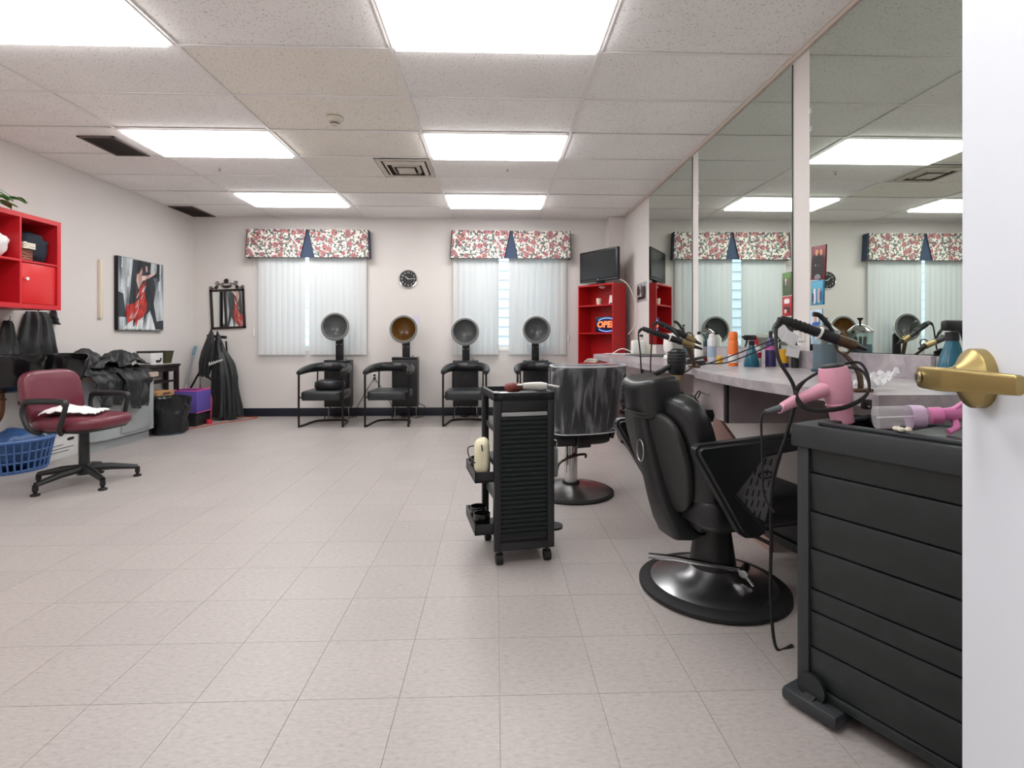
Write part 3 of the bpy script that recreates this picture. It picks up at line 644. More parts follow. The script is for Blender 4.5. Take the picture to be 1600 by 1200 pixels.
def lump(c, d, seed, amp, m, name, label, cat, group=None, e=.6, nn=28, kk=14, rz=0, parent=None):
    b = MB().pill((0, 0, 0), d, e, e, nn, kk)
    for i, v in enumerate(b.v):
        k = 1 + amp * nz(v.x * 9 + seed, v.y * 9, v.z * 9 + seed) + amp * .6 * nz(v.x * 22, v.y * 22 + seed, v.z * 22)
        b.v[i] = Vector((v.x * k, v.y * k, max(v.z * k, -d[2] * .5)))
    zmin = min(v.z for v in b.v)
    for i in range(len(b.v)): b.v[i].z -= zmin
    o = b.build(name, m, loc=c, rz=rz); return tag(o, label, cat, group)
lump((-3.985, 4.49, zs), (.3, .25, .26), 3, .25, mat('navy jacket cloth', '#1b2230', .8, bump=.3, bscale=60), 'folded_jacket', 'dark navy jacket bundled in the red shelf', 'clothing')
def folded(name, label, loc, d, m, n=4):
    b = MB()
    for k in range(n): b.sheet(lambda u, v: ((u - .5) * d[0] + .01 * nz(k * 3, v * 3), (v - .5) * d[1] + .008 * nz(u * 3, k * 5), d[2] * (k + .5) / n + .006 * nz(u * 4 + k, v * 4)), 8, 8, d[2] / n * .85)
    return tag(b.build(name, m, loc=loc), label, 'towel')
folded('folded_towel', 'brown and rust folded cloth in the red shelf under the cream towel', (-3.9, 4.345, zs + .004), (.18, .1, .085), mat('rust cloth', '#8a5546', .9, var=.3, vscale=14))
folded('folded_towel', 'cream towel folded on top of rust cloth in the red shelf', (-3.89, 4.345, zs + .095), (.2, .11, .05), mat('cream terry', '#e4ddcb', .95, bump=.4, bscale=300), 3)
lump((-3.95, 4.12, zs), (.3, .26, .22), 9, .22, mat('white terry', '#eeecec', .95, bump=.4, bscale=200), 'white_towel', 'white towel piled in the open red cube', 'towel', e=.9)
# plant on the shelf
t = thing('potted_plant', 'green trailing houseplant in a pale pot on the red shelf', 'plant', (-3.93, 4.06, 1.333 + S))
MB().lathe([(.05, 0), (.07, .11), (.075, .12), (.068, .12), (.06, .1), (0, .1)], 20).build('pot', mat('pale ceramic', '#ddd8cf', .4), t)
leaf_m = mat('leaf green', '#4f8a4a', .4, var=.3, vscale=30, rand=.25)
rr_ = random.Random(3)
for k in range(16):
    a = R(20 + k * 19 % 150) if k < 11 else rr_.uniform(0, 2 * PI); l = rr_.uniform(.09, .26); h = rr_.uniform(-.05, .03)
    st = spline([(0, 0, .1), (.4 * l * math.cos(a), .4 * l * math.sin(a), .15 + h), (l * math.cos(a), l * math.sin(a), max(.03, .08 + h))], 5)
    MB().tube(st, .0022, 5).build('stem', leaf_m, t)
    e = st[-1]; L0 = rr_.uniform(.075, .1); ca, sa = math.cos(a), math.sin(a)
    def lf(u, v, e=e, L0=L0, ca=ca, sa=sa):
        wdt = .036 * math.sin(PI * min(1, u ** .75 + .02)) ; y = (v - .5) * 2 * wdt; x = u * L0
        return (e.x + x * ca - y * sa, e.y + x * sa + y * ca, e.z + .012 * math.sin(u * PI) - .025 * u + abs(v - .5) * .02)
    MB().sheet(lf, 6, 4, .0015).build('leaf', leaf_m, t)

# capes on wall hooks below the shelf
def hanging(name, label, y, z, w0, w1, h, dep, seed, x=XL, m=black_cloth, folds=5, cat='cape', group='capes hung on wall hooks'):
    t = thing(name, label, cat, (x, y, z), 0, group)
    def fn(u, v):
        wv = w0 + (w1 - w0) * v ** .7; s = (u - .5) * 2
        f = math.cos(s * PI / 2) ** .6 if abs(s) < .999 else 0
        fold = .5 + .5 * math.sin(s * folds * 2.2 + seed + 1.5 * nz(seed, v * 2))
        return (.012 + dep * f * (.35 + .65 * v ** .5) * (.55 + .45 * fold) + .02 * nz(u * 4 + seed, v * 5) * v + .01, s * wv / 2 + .03 * nz(seed + 4, v * 3) * v, -v * h * (1 - .06 * s * s + .04 * nz(u * 3, seed)))
    MB().sheet(fn, 26, 14, .006).build('cloth', m, t, angle=70)
    MB().tube(spline([(0, 0, .0), (.035, 0, 0), (.05, 0, .02), (.045, 0, .04)], 4), .005, 8).build('hook', chrome, t)
    return t
hanging('hanging_cape', 'long black cape hanging below the red shelf', 4.84, 1.33, .2, .44, .56, .16, 1.2)
hanging('hanging_cape', 'narrow dark cape hanging next to the long black cape, over the shampoo bowl', 4.56, 1.24, .06, .2, .42, .09, 4.1, folds=3)
hanging('hanging_pouch', 'small black pouch hanging from the corner of the red shelf', 5.02, 1.36, .03, .1, .14, .06, 2.2, folds=2)

# shampoo bowls
def bowl(y, label):
    t = thing('shampoo_bowl', label, 'sink', (XL, y, .62), 0, 'shampoo bowls on the wall')
    def fn(u, v):
        a = 2 * PI * u; prof = [(.0, .1), (.14, .1), (.2, .16), (.235, .26), (.25, .33), (.262, .335), (.262, .315), (.245, .2), (.2, .09), (.1, .04), (0, .04)]
        k = v * (len(prof) - 1); i = min(int(k), len(prof) - 2); q = k - i; r = prof[i][0] * (1 - q) + prof[i + 1][0] * q; z = prof[i][1] * (1 - q) + prof[i + 1][1] * q
        neck = max(0, math.cos(a)) ** 6 * .06 * max(0, z - .2) / .13
        return (.3 + r * math.cos(a) * .95, r * math.sin(a) * .84, z - neck)
    b = MB(); n, k = 36, 20; V = [fn(i / n, j / k) for j in range(k + 1) for i in range(n)]
    b.add(V, [[j * n + i, j * n + (i + 1) % n, (j + 1) * n + (i + 1) % n, (j + 1) * n + i] for j in range(k) for i in range(n)]).build('basin', black_gloss, t)
    MB().span((.002, -.18, .06), (.09, .18, .34), .02).build('mount', black_gloss, t)
    MB().tube(spline([(.25, 0, .06), (.25, 0, -.12), (.2, 0, -.2), (.13, 0, -.15), (.08, 0, -.1), (0, 0, -.1)], 6), .024, 12).build('drain_trap', mat('bronzed pipe', '#6b4a33', .35, metal=.6), t)
    MB().tube([(.25 + .03 * math.cos(a_), .03 * math.sin(a_), -.02) for a_ in [2 * PI * k / 12 for k in range(12)]], .008, 6, closed=True).build('slip_nut', mat('bronzed pipe', '#6b4a33'), t)
bowl(4.26, 'black shampoo bowl with bronzed drain trap under the red shelf'); bowl(4.71, 'black shampoo bowl behind the burgundy chair')

# grey vanity with rounded end
grey_l = mat('grey laminate', '#a3a8aa', .45, var=.03); lam_top = mat('pinkish laminate top', '#b7a39a', .4)
t = thing('vanity_cabinet', 'low grey cabinet with a rounded end, heaped with black capes', 'cabinet', (XL + .014, 5.22, 0))
def plan(d, y0, y1, rr):
    P = [(0, y1), (d, y1), (d, y0)]
    for k in range(9):
        a = R(0 - 90 * k / 8); P.append((d - rr + rr * math.cos(a), y0 - rr * .75 + rr * .75 * (1 + math.sin(a)) - 0))
    P.append((0, y0 - rr * .75)); return P[::-1]
def plan2(d, y1, rx, ry):
    P = [(0, y1), (d, y1)] + [(d - rx + rx * math.cos(R(-90 * k / 10)), ry * math.sin(R(-90 * k / 10))) for k in range(11)] + [(0, -ry)]
    return P[::-1]
MB().prism(plan2(.41, .62, .3, .24), .57, Matrix.Translation((0, 0, .1))).build('body', grey_l, t, angle=25)
MB().prism(plan2(.36, .62, .28, .2), .1).build('toe_kick', grey_l, t, angle=25)
MB().prism(plan2(.45, .64, .32, .26), .05, Matrix.Translation((0, 0, .67))).build('worktop', lam_top, t, angle=25)
d = MB().span((.41, .12, .13), (.424, .56, .58), .003).build('door', grey_l, t)
MB().tube([(.43, .5, .42), (.444, .5, .42), (.444, .5, .52), (.43, .5, .52)], .004, 6).build('handle', brushed, d)

# capes heaped on the vanity
def heap(name, label, loc, fn, nu, nv, m=black_cloth, group='black capes heaped on the grey cabinet'):
    return tag(MB().sheet(fn, nu, nv, .006).build(name, m, loc=loc, angle=75), label, 'cape', group)
def over_edge(Lx, top, drop, wy, seed, amp=.05, bulge=.08, taper=0.):
    tot = Lx + drop
    def fn(u, v):
        s = u * tot; y = (v - .5) * wy * (1 - taper * max(0, s - Lx) / drop) + .03 * nz(seed, u * 3)
        n1 = nz(u * 5 + seed, v * 4, seed); n2 = nz(u * 11 + seed, v * 10, 3 + seed)
        if s < Lx:
            k = s / Lx; x = s; z = top + bulge * math.sin(PI * min(1, k * 1.05)) * (.6 + .8 * nz(v * 3 + seed, 1.3)) + amp * abs(n1) * 1.2 + amp * .5 * n2
            z = max(z, top + .006)
        else:
            k = (s - Lx) / drop; q = min(1, k * 6); x = Lx + .035 * q + amp * .8 * (abs(n1) + .5 * abs(n2)) * q + .015 * math.sin(v * 14 + seed) * k; z = top + .02 * (1 - q) - (s - Lx) * (.94 + .12 * nz(v * 3.3, seed))
            if k < .15: z = max(z, top - (s - Lx))
        return (x, y, z)
    return fn
heap('hair_cutting_cape', 'black cape spread over the grey cabinet with its hem hanging down the front', (XL + .03, 5.44, .728), over_edge(.46, 0, .36, .42, 2.3, .05, .1, .35), 44, 34)
heap('hair_cutting_cape', 'crumpled black cape at the rounded end of the grey cabinet', (XL + .03, 5.1, .728), over_edge(.42, .0, .3, .42, 7.7, .07, .12, .3), 40, 30)
heap('hair_cutting_cape', 'black cape bunched at the end of the grey cabinet next to the small table', (XL + .02, 5.74, .728), over_edge(.36, .0, .12, .22, 11.2, .06, .14, .5), 36, 24)
def crumple(loc, d, seed, label):
    def fn(u, v):
        x, y = (u - .5) * 2, (v - .5) * 2; rr2 = max(0, 1 - .8 * x * x - .8 * y * y)
        n1 = nz(u * 2.2 + seed, v * 2.2, seed); n2 = 1 - 2 * abs(nz(u * 3.2 + seed, v * 3.2, 2 * seed)); n3 = abs(nz(u * 6, v * 6 + seed, seed))
        return (x * d[0] / 2 * (1 + .25 * nz(v * 3, seed)), y * d[1] / 2 * (1 + .25 * nz(u * 3, seed + 5)), max(.004, d[2] * (rr2 ** .6 * (.3 + .5 * n1 + .6 * n2) + .12 * n3)))
    heap('hair_cutting_cape', label, loc, fn, 44, 40)
crumple((XL + .24, 5.22, .8), (.36, .4, .2), 2.1, 'black cape rolled in a loose knot on top of the cape heap')
crumple((XL + .24, 5.62, .81), (.36, .36, .2), 6.4, 'black cape crumpled on the heap at the side nearest the small table')

# burgundy chair
burg = mat('burgundy vinyl', '#6a2a38', .3, bump=.06, bscale=160, var=.08)
t = thing('task_chair', 'burgundy vinyl task chair with black loop arms and star base', 'chair', (-3.09, 4.0, 0), R(-5))
for k in range(5):
    a = R(72 * k + 43); ca, sa = math.cos(a), math.sin(a)
    l = MB().tube([(.02 * ca, .02 * sa, .115), (.16 * ca, .16 * sa, .105), (.325 * ca, .325 * sa, .075)], [.03, .026, .018], 8).build('leg', black_plastic, t)
    MB().lathe([(.016, .075), (.018, .035), (.012, .03), (.012, .018), (.028, .012), (.028, 0), (0, 0)], 14, c=(.325 * ca, .325 * sa, 0)).build('glide', rubber, l)
MB().lathe([(0, .07), (.045, .07), (.045, .14), (.034, .15), (.03, .42), (0, .42)], 18).build('column', black_plastic, t)
MB().span((-.17, -.09, .385), (.08, .09, .42), .01).build('tilt_mechanism', black_metal, t)
MB().pill((.0, 0, .47), (.52, .5, .11), .55, .62, 32, 14).build('seat', burg, t)
MB().pill((.0, 0, .43), (.46, .44, .05), .5, .5, 28, 8).build('seat_pan', black_plastic, t)
b = MB().pill((0, 0, 0), (.1, .47, .40), .5, .5, 32, 18)
for i, v in enumerate(b.v): b.v[i] = Vector((v.x + .35 * v.y * v.y * 1.2, v.y, v.z))
Mb = Matrix.Translation((-.27, 0, .655)) @ rotm(0, R(-10)); b.v = [Mb @ v for v in b.v]; b.build('backrest', burg, t)
MB().tube(spline([(-.12, 0, .4), (-.27, 0, .4), (-.335, 0, .5), (-.345, 0, .62)], 6), .02, 8).build('back_bracket', black_metal, t)
for s in (-1, 1):
    y = s * .275
    pts = spline([(-.12, y * .8, .41), (-.15, y, .45), (-.2, y, .55), (-.19, y, .625), (-.14, y, .645), (.08, y, .645), (.115, y, .62), (.1, y, .55), (.07, y, .45), (.03, y * .8, .41)], 5)
    b = MB().tube(pts, [.016 + (.006 if p.z > .62 else 0) for p in pts], 10); b.build('armrest', black_plastic, t)
def fn(u, v):
    x = (u - .5) * .34; y = (v - .5) * .26
    return (x + .02 * nz(v * 4, 2), y + .02 * nz(u * 4, 9), .01 + .055 * math.exp(-((x + .05) ** 2 + y * y) * 60) + .02 * abs(nz(u * 5, v * 5)) + .01 * abs(nz(u * 12, v * 12)))
tag(MB().sheet(fn, 24, 20, .006).build('white_towel', mat('white terry', '#eeecec'), loc=(-3.12, 3.96, .524), rz=.3, angle=75), 'crumpled white towel lying on the burgundy seat', 'towel')

# laundry basket
blue = mat('blue basket plastic', '#4f74ad', .45)
t = thing('laundry_basket', 'blue plastic lattice laundry basket by the shampoo bowls', 'basket', (-3.95, 4.42, 0))
ex, ey = .21, .26
def ring(z, k, r): return MB().tube([(ex * k * math.cos(a), ey * k * math.sin(a), z) for a in [2 * PI * i / 40 for i in range(40)]], r, 8, closed=True)
for z, k in ((.02, .8), (.09, .85), (.17, .91)): ring(z, k, .007).build('lattice_ring', blue, t)
ring(.26, 1., .014).build('rim', blue, t)
src = None
for i in range(30):
    a = 2 * PI * i / 30
    MB().tube([(ex * .8 * math.cos(a), ey * .8 * math.sin(a), .01), (ex * math.cos(a), ey * math.sin(a), .26)], .007, 6).build('lattice_rib', blue, t)
MB().lathe([(0, 0), (1, 0), (1, .012), (0, .012)], 32, Matrix.Diagonal((ex * .8, ey * .8, 1, 1))).build('base', blue, t)
lump((-3.95, 4.41, .014), (.3, .38, .33), 5, .16, mat('blue bag film', '#31517f', .35, bump=.3, bscale=30, var=.25), 'laundry_bag', 'crinkled blue bag filling the laundry basket', 'bag', e=.8)
# file box
t = thing('file_box', 'white cardboard file box with printed lines on the floor', 'box', (-4.04, 4.84, 0))
MB().span((-.115, -.17, 0), (.115, .17, .22), .003).build('body', mat('white card', '#dcdcda', .8), t); MB().span((-.12, -.175, .2), (.12, .175, .262), .004).build('lid', mat('white card'  , '#dcdcda'), t)
for z, l in ((.06, .2), (.09, .26), (.12, .14)): MB().span((.115, -.14, z), (.1158, -.14 + l, z + .006)).build('print_line', black_plastic, t, smooth=False)
MB().pill((.118, .08, .165), (.006, .08, .026), .6, .6, 16, 8).build('hand_hole', black_plastic, t)
# bin with liner
t = thing('waste_bin', 'round waste bin lined with a crinkled black bag', 'bin', (-3.73, 6.06, 0))
MB().lathe([(0, 0), (.15, 0), (.185, .36), (.18, .36), (.147, .01), (0, .01)], 30).build('bin', mat('slate blue plastic', '#4f6378', .5), t)
def fn(u, v):
    a = 2 * PI * u; r = .165 + .045 * v + .022 * nz(math.cos(a) * 2.5, math.sin(a) * 2.5, v * 4) + .022 * abs(nz(math.cos(a) * 5, math.sin(a) * 5, v * 5)) - .012 * abs(nz(math.cos(a) * 9, math.sin(a) * 9, v * 9))
    return (r * math.cos(a), r * math.sin(a), .02 + v * .40 + .02 * nz(math.cos(a) * 2, math.sin(a) * 2) * v)
MB().sheet(fn, 60, 16, .003).build('liner_bag', mat('black bag film', '#15171a', .28, bump=.6, bscale=24), t, angle=75)
MB().sheet(lambda u, v: ((.2 - .1 * v + .012 * nz(math.cos(6.283 * u) * 5, math.sin(6.283 * u) * 5, v)) * math.cos(6.283 * u), (.2 - .1 * v + .012 * nz(math.cos(6.283 * u) * 5, math.sin(6.283 * u) * 5, v)) * math.sin(6.283 * u), .415 - .22 * v * v), 48, 6, .003).build('liner_fold', mat('black bag film', '#15171a'), t, angle=75)
# cardboard carton, tote, small bin
card = mat('brown cardboard', '#b98d62', .85, var=.06)
t = thing('cardboard_carton', 'brown cardboard carton standing behind the waste bin', 'box', (-4.04, 6.3, 0))
MB().span((-.12, -.16, 0), (.12, .16, .42), .003).build('body', card, t); MB().span((-.122, -.162, .395), (.122, .162, .46), .003).build('lid', mat('brown cardboard'  , '#b98d62'), t)
MB().span((.122, -.06, .42), (.1232, .08, .445)).build('printed_mark', mat('carton print', '#5b432e', .9), t, smooth=False)
t = thing('black_crate', 'low black crate under the purple cube bin', 'crate', (-3.84, 6.66, 0))
MB().span((-.16, -.17, 0), (.16, .17, .14), .01).build('body', black_plastic, t); MB().span((-.165, -.175, .14), (.165, .175, .165), .006).build('rim', black_plastic, t)
MB().lathe([(0, 0), (.035, 0), (.035, .05), (0, .06)], 14, c=(.2, .06, 0)).build('red_cap', mat('red plastic', '#c8283a', .4), t)
purple = mat('purple fabric', '#5a4a9c', .85, bump=.2, bscale=300); pink_t = mat('pink trim', '#c9467e', .8)
t = thing('cube_bin', 'purple fabric cube bin with pink edging on the black crate', 'bin', (-3.84, 6.66, .166))
for nm, a, b_ in (('front_panel', (.155, -.165, 0), (.165, .165, .27)), ('back_panel', (-.165, -.165, 0), (-.155, .165, .27)), ('side_panel', (-.155, -.165, 0), (.155, -.155, .27)), ('side_panel', (-.155, .155, 0), (.155, .165, .27)), ('bottom_panel', (-.155, -.155, 0), (.155, .155, .01))):
    MB().span(a, b_, .003).build(nm, purple, t)
MB().tube([(s1 * .16, s2 * .16, .272) for s1, s2 in ((-1, -1), (1, -1), (1, 1), (-1, 1))], .008, 6, closed=True).build('edging', pink_t, t)
MB().tube([(.166, -.165, 0), (.166, .165, 0)], .006, 6).build('edging', pink_t, t)
lump((-3.745, 6.885, 0), (.08, .08, .4), 12, .2, mat('coral cloth', '#d2485a', .9), 'coral_bag', 'small coral red bag beside the purple cube bin', 'bag')

# narrow table
dkw = mat('dark stained wood', '#2a2022', .4, var=.2)
t = thing('side_table', 'narrow dark wooden table against the wall', 'table', (XL + .015, 5.98, 0))
MB().span((.0, -.02, .74), (.19, .72, .77), .003).build('top', dkw, t)
for x in (.03, .16):
    for y in (.02, .68): MB().span((x - .022, y - .022, 0), (x + .022, y + .022, .74)).build('leg', dkw, t, smooth=False)
MB().span((.15, .04, .68), (.172, .66, .74)).build('apron', dkw, t, smooth=False)
for x in (.03, .16): MB().span((x - .01, .04, .55), (x + .01, .66, .575)).build('stretcher', dkw, t, smooth=False)
tag(MB().sheet(lambda u, v: (.17 * u, .34 * v + .01 * nz(u * 2, v * 2), .004 + .004 * abs(nz(u * 5, v * 5))), 8, 8, .002).build('paper_cloth', mat('white paper', '#e9e7e6', .8), loc=(-4.165, 6.2, .771)), 'white paper mat laid on the dark table', 'paper')
t = thing('carton_pack', 'white and black printed carton on the dark table', 'box', (-4.09, 6.28, .78))
MB().span((-.07, -.11, 0), (.08, .11, .15), .003).build('body', mat('white card'  , '#dcdcda'), t); MB().span((-.083, -.113, .135), (.083, .113, .158), .003).build('lid', black_plastic, t)
MB().span((.08, -.02, .02), (.081, .06, .05)).build('printed_mark', black_plastic, t, smooth=False); MB().pill((.08, .07, .055), (.004, .03, .045), .8, .8, 12, 8).build('printed_drop', black_plastic, t)
tag(MB().lathe([(0, 0), (.07, 0), (.1, .15), (.106, .155), (.098, .155), (.065, .01), (0, .01)], 4, Matrix.Rotation(PI / 4, 4, 'Z')).build('plastic_tub', mat('olive brown plastic', '#45452f', .5), loc=(-4.085, 6.54, .78), angle=20), 'square olive tapered tub on the dark table', 'tub')
# broom
t = thing('broom', 'thin-handled broom with blue grip leaning in the corner', 'broom', (-4.1, 6.95, 0))
Mq = Vector((-.12, .12, .95)).normalized()
pth = [Vector((.0, -.1, .05)) + (Vector((-.04, .3, .86)) - Vector((0, -.1, .05))) * k for k in (0, .5, 1)]
MB().tube(pth[:2], .011, 10).build('handle', chrome, t); MB().tube(pth[1:], .011, 10).build('handle', mat('grey painted tube', '#8d97a0', .4), t); MB().tube([pth[2], pth[2] + (pth[2] - pth[1]).normalized() * .13], .018, 10).build('grip', mat('teal blue grip', '#5d8fa3', .5), t)
MB().box((0.03, -.1, .045), (.14, .06, .09), .01).build('head', mat('grey bristle', '#5c6064', .9), t)
# stand with capes
t = thing('folding_stand', 'metal folding stand hidden under draped black capes', 'stand', (-3.72, 7.1, 0))
MB().tube([(-.19, -.1, .62), (-.19, -.1, .02)], .012, 10).build('pole', chrome, t); MB().lathe([(0, 0), (.02, 0), (.02, .03), (0, .03)], 12, c=(-.19, -.1, 0)).build('foot', rubber, t)
MB().tube([(-.36, -.06, .38), (-.2, -.08, .66), (-.05, -.02, .5)], .015, 10).build('brace', black_metal, t)
for x, y in ((.12, -.12), (.1, .12), (-.1, .12)): MB().tube([(x * .6, y * .6, 1.05), (x, y, 0)], .012, 10).build('leg', black_metal, t)
MB().tube([(-.15, 0, 1.12), (.1, 0, 1.1)], .02, 10).build('cross_bar', black_metal, t)
MB().tube([(-.19, -.1, .62), (-.12, 0, 1.12)], .014, 10).build('pole', black_metal, t)
def cape3(loc, label, seed, prof, h, sq_=.62):
    def fn(u, v):
        a = 2 * PI * u; k = v * (len(prof) - 1); i = min(int(k), len(prof) - 2); q = k - i
        r = prof[i][0] * (1 - q) + prof[i + 1][0] * q; ox = prof[i][1] * (1 - q) + prof[i + 1][1] * q
        wv = .13 * math.sin(7 * a + seed + 3 * nz(seed, v * 1.5)) + .09 * math.sin(13 * a + 2 * seed + 4 * nz(v, seed)) + .3 * nz(math.cos(a) * 1.4 + seed, math.sin(a) * 1.4, v * 2.5)
        e = 1 + wv * min(1, .3 + v)
        return (r * e * math.cos(a) + ox, r * sq_ * e * math.sin(a), h * (1 - v) * (1 + .0 * v) + .07 * nz(math.cos(a) * 2, math.sin(a) * 2 + seed) * v + .04 * math.cos(a + 2.6) * (1 - v))
    return tag(MB().sheet(fn, 90, 26, .005).build('draped_cape', black_cloth, loc=loc, angle=75), label, 'cape', 'capes on the folding stand')
c1 = cape3((-3.64, 7.06, .05), 'long black cape with white lettering draped on the folding stand', 1., [(.02, -.06), (.07, -.05), (.13, .0), (.15, .03), (.15, .04), (.17, .03), (.18, .02)], 1.1)
cape3((-3.86, 7.02, .58), 'short black cape hanging on the braced side of the folding stand', 4., [(.015, .1), (.05, .07), (.07, .03), (.075, 0), (.05, -.02)], .6)
sq = MB()
for k in range(6): sq.tube(spline([(.03 * k, 0, .012 * k), (.03 * k + .008, -.003, .045 + .012 * k * .6), (.03 * k + .02, 0, .012 * k + .004), (.03 * k + .028, 0, .03 + .012 * k)], 4), .004, 5)
sq.build('white_lettering', wp, c1, loc=(-.1, -.165, .68))
# floor cord
tag(MB().tube(spline([(-3.75, 6.15, .006), (-3.6, 6.45, .006), (-3.5, 6.75, .006), (-3.3, 7.0, .006), (-3.25, 7.2, .006), (-3.5, 7.26, .006), (-3.66, 7.24, .006)], 8), .006, 6).build('power_lead', mat('orange red cord', '#b5543f', .5)), 'thin orange-red lead lying on the floor by the draped stand', 'cable')
# ------------------------------------------------------------------ far right corner: bookcase, television
rb = mat('red painted board', '#b5161c', .35, var=.05)
t = thing('bookcase', 'tall red bookcase standing angled in the corner under the television', 'bookcase', (1.315, 6.805, 0), R(-52.9)); BW = .307
for s in (-1, 1): MB().span((s * BW, 0, 0), (s * (BW - .018), .25, 1.80)).build('side_panel', rb, t, smooth=False)
MB().span((-BW + .018, .238, .05), (BW - .018, .25, 1.78)).build('back_panel', rb, t, smooth=False)
MB().span((-BW + .018, 0, 1.78), (BW - .018, .25, 1.80)).build('top_panel', rb, t, smooth=False)
for z in (.05, .4, .745, 1.145, 1.512): MB().span((-BW + .018, .004, z), (BW - .018, .238, z + .018)).build('shelf_board', rb, t, smooth=False)
MB().span((-BW + .018, .01, 0), (BW - .018, .028, .05)).build('plinth', rb, t, smooth=False)
CB, SB = math.cos(R(-52.9)), math.sin(R(-52.9))
def bc(x, y, z): return (1.315 + x * CB - y * SB, 6.805 + x * SB + y * CB, z)
t = thing('television', 'black flat-screen television on top of the red bookcase', 'television', bc(-.03, .11, 1.80), R(-57))
MB().pill((0, .02, .008), (.34, .2, .016), .4, .6, 24, 6).build('base', black_gloss, t); MB().box((0, .03, .04), (.1, .05, .07), .01).build('neck', black_gloss, t)
MB().span((-.355, -.02, .05), (.355, .03, .47), .008).build('housing', black_plastic, t)
MB().span((-.325, -.0215, .095), (.325, -.0195, .445)).build('screen', mat('screen glass', '#2a2e30', .22), t, smooth=False)
MB().span((-.35, -.0225, .055), (.35, -.0195, .068), .001).build('trim_strip', mat('dark silver', '#55585a', .3, metal=.8), t)
MB().lathe([(0, 0), (.008, 0), (.008, .002), (0, .002)], 14, Matrix.Translation((0, -.0225, .078)) @ rotm(R(90))).build('badge', chrome, t)
# sign
t = thing('open_sign', 'lit neon-style OPEN sign on the red bookcase shelf', 'sign', bc(.085, .14, 1.1635), R(-38))
MB().span((-.175, 0, 0), (.175, .02, .21), .004).build('panel', mat('sign panel', '#17142c', .4), t)
neon_r = mat('red neon', (1, .16, .06, 1), .4, emit=1.7); neon_b = mat('blue neon', (.12, .25, 1, 1), .4, emit=2.2)
text_mesh('OPEN', .112, .003, 'lettering', neon_r, t, Matrix.Translation((0, -.005, .105)) @ rotm(R(90)), .0035, .15)
for s in (-1, 1):
    MB().tube([(.155 * math.cos(R(a)), -.006, .105 + s * .088 * math.sin(R(a))) for a in range(40, 141, 5)], .0055, 8).build('neon_arc', neon_b, t)
MB().lathe([(0, 0), (.012, 0), (.012, .006), (0, .006)], 14, Matrix.Translation((.16, -.001, .095)) @ rotm(R(90))).build('tag', mat('green sign light', '#3e9a4f', .5), t)  # green disc, colour only, for the small green light on the sign
tag(MB().lathe([(0, 0), (.03, 0), (.038, .09), (.035, .09), (.028, .006), (0, .006)], 18).build('paper_cup', mat('cream paper', '#e3d9c6', .7), loc=bc(-.02, .1, 1.5305)), 'cream paper cup on the upper bookcase shelf', 'cup')
t = thing('charging_stand', 'small white tablet stand on the upper bookcase shelf', 'stand', bc(.18, .13, 1.5305), R(-45))
MB().box((0, .02, .065), (.11, .012, .125), .004, rx=R(-12)).build('plate', white_plastic, t); MB().box((.02, -.01, .012), (.07, .05, .02), .004).build('cradle', black_plastic, t)
t = thing('dome_lamp', 'small white dome light under the bookcase top', 'light', bc(.02, .12, 1.779)); MB().lathe([(0, -.03), (.03, -.024), (.045, -.008), (.05, 0), (0, 0)], 20).build('dome', white_plastic, t); MB().lathe([(.05, -.006), (.055, -.004), (.055, 0), (.05, 0)], 20).build('ring', chrome, t)
for k in range(4):
    tag(MB().box((0, 0, .006), (.21 - .01 * k, .15, .011), .001).build('magazine', mat('magazine paper %d' % k, ('#cfc7b8', '#d9d6ce', '#b9b4a6', '#e0ddd6')[k], .6), loc=bc(-.12 + .01 * k, .1, .7635 + .0125 * k), rz=R(-50 + 6 * k)), ('beige magazine at the bottom of the pile on the bookcase shelf', 'off-white magazine second from the bottom of the bookcase pile', 'grey-beige magazine under the top one of the bookcase pile', 'white magazine on top of the bookcase pile')[k], 'magazine', 'magazines piled on the bookcase shelf')
tag(MB().tube(spline([(1.6, 6.62, 1.85), (1.66, 6.5, 1.78), (1.72, 6.42, 1.62), (1.745, 6.4, 1.42), (1.73, 6.42, 1.24), (1.68, 6.5, 1.14)], 10), .006, 8).build('television_cable', mat('cream cable', '#d9d2c3', .5)), 'cream cable looping down from the television beside the bookcase', 'cable')
# print on the wall
def photo(name, label, loc, wy, hz, blocks, bgc, cat='photo', edge='#c9c9c9', tilt=0.):
    t = thing(name, label, cat, loc); t.rotation_euler = (tilt, 0, 0)
    MB().span((-.004, -wy / 2, 0), (0, wy / 2, hz), .0008).build('sheet', mat('print ' + bgc, bgc, .35, var=.15, vscale=25), t)
    for i, (cy, cz, sy, sz, col, e) in enumerate(blocks):       # cy is from the far edge, 0..1
        MB().pill((-.0042, wy / 2 - cy * wy, cz * hz), (.0012, sy * wy, sz * hz), .5, e, 18, 6).build('printed_shape', mat('ink ' + col, col, .35), t)
    return t
photo('wall_print', 'black and white print on the wall between bookcase and mirror', (XR, 6.27, 1.535), .42, .23, [(.2, .62, .3, .5, '#3a3a3c', .8), (.55, .55, .3, .7, '#55565a', .8), (.8, .5, .25, .6, '#2b2b2d', .8), (.5, .2, .8, .18, '#232325', .4), (.35, .8, .12, .2, '#d8d8d8', 1), (.6, .85, .12, .2, '#d0d0d0', 1), (.45, .35, .1, .3, '#e3e3e3', .6)], '#a9abad', 'print')
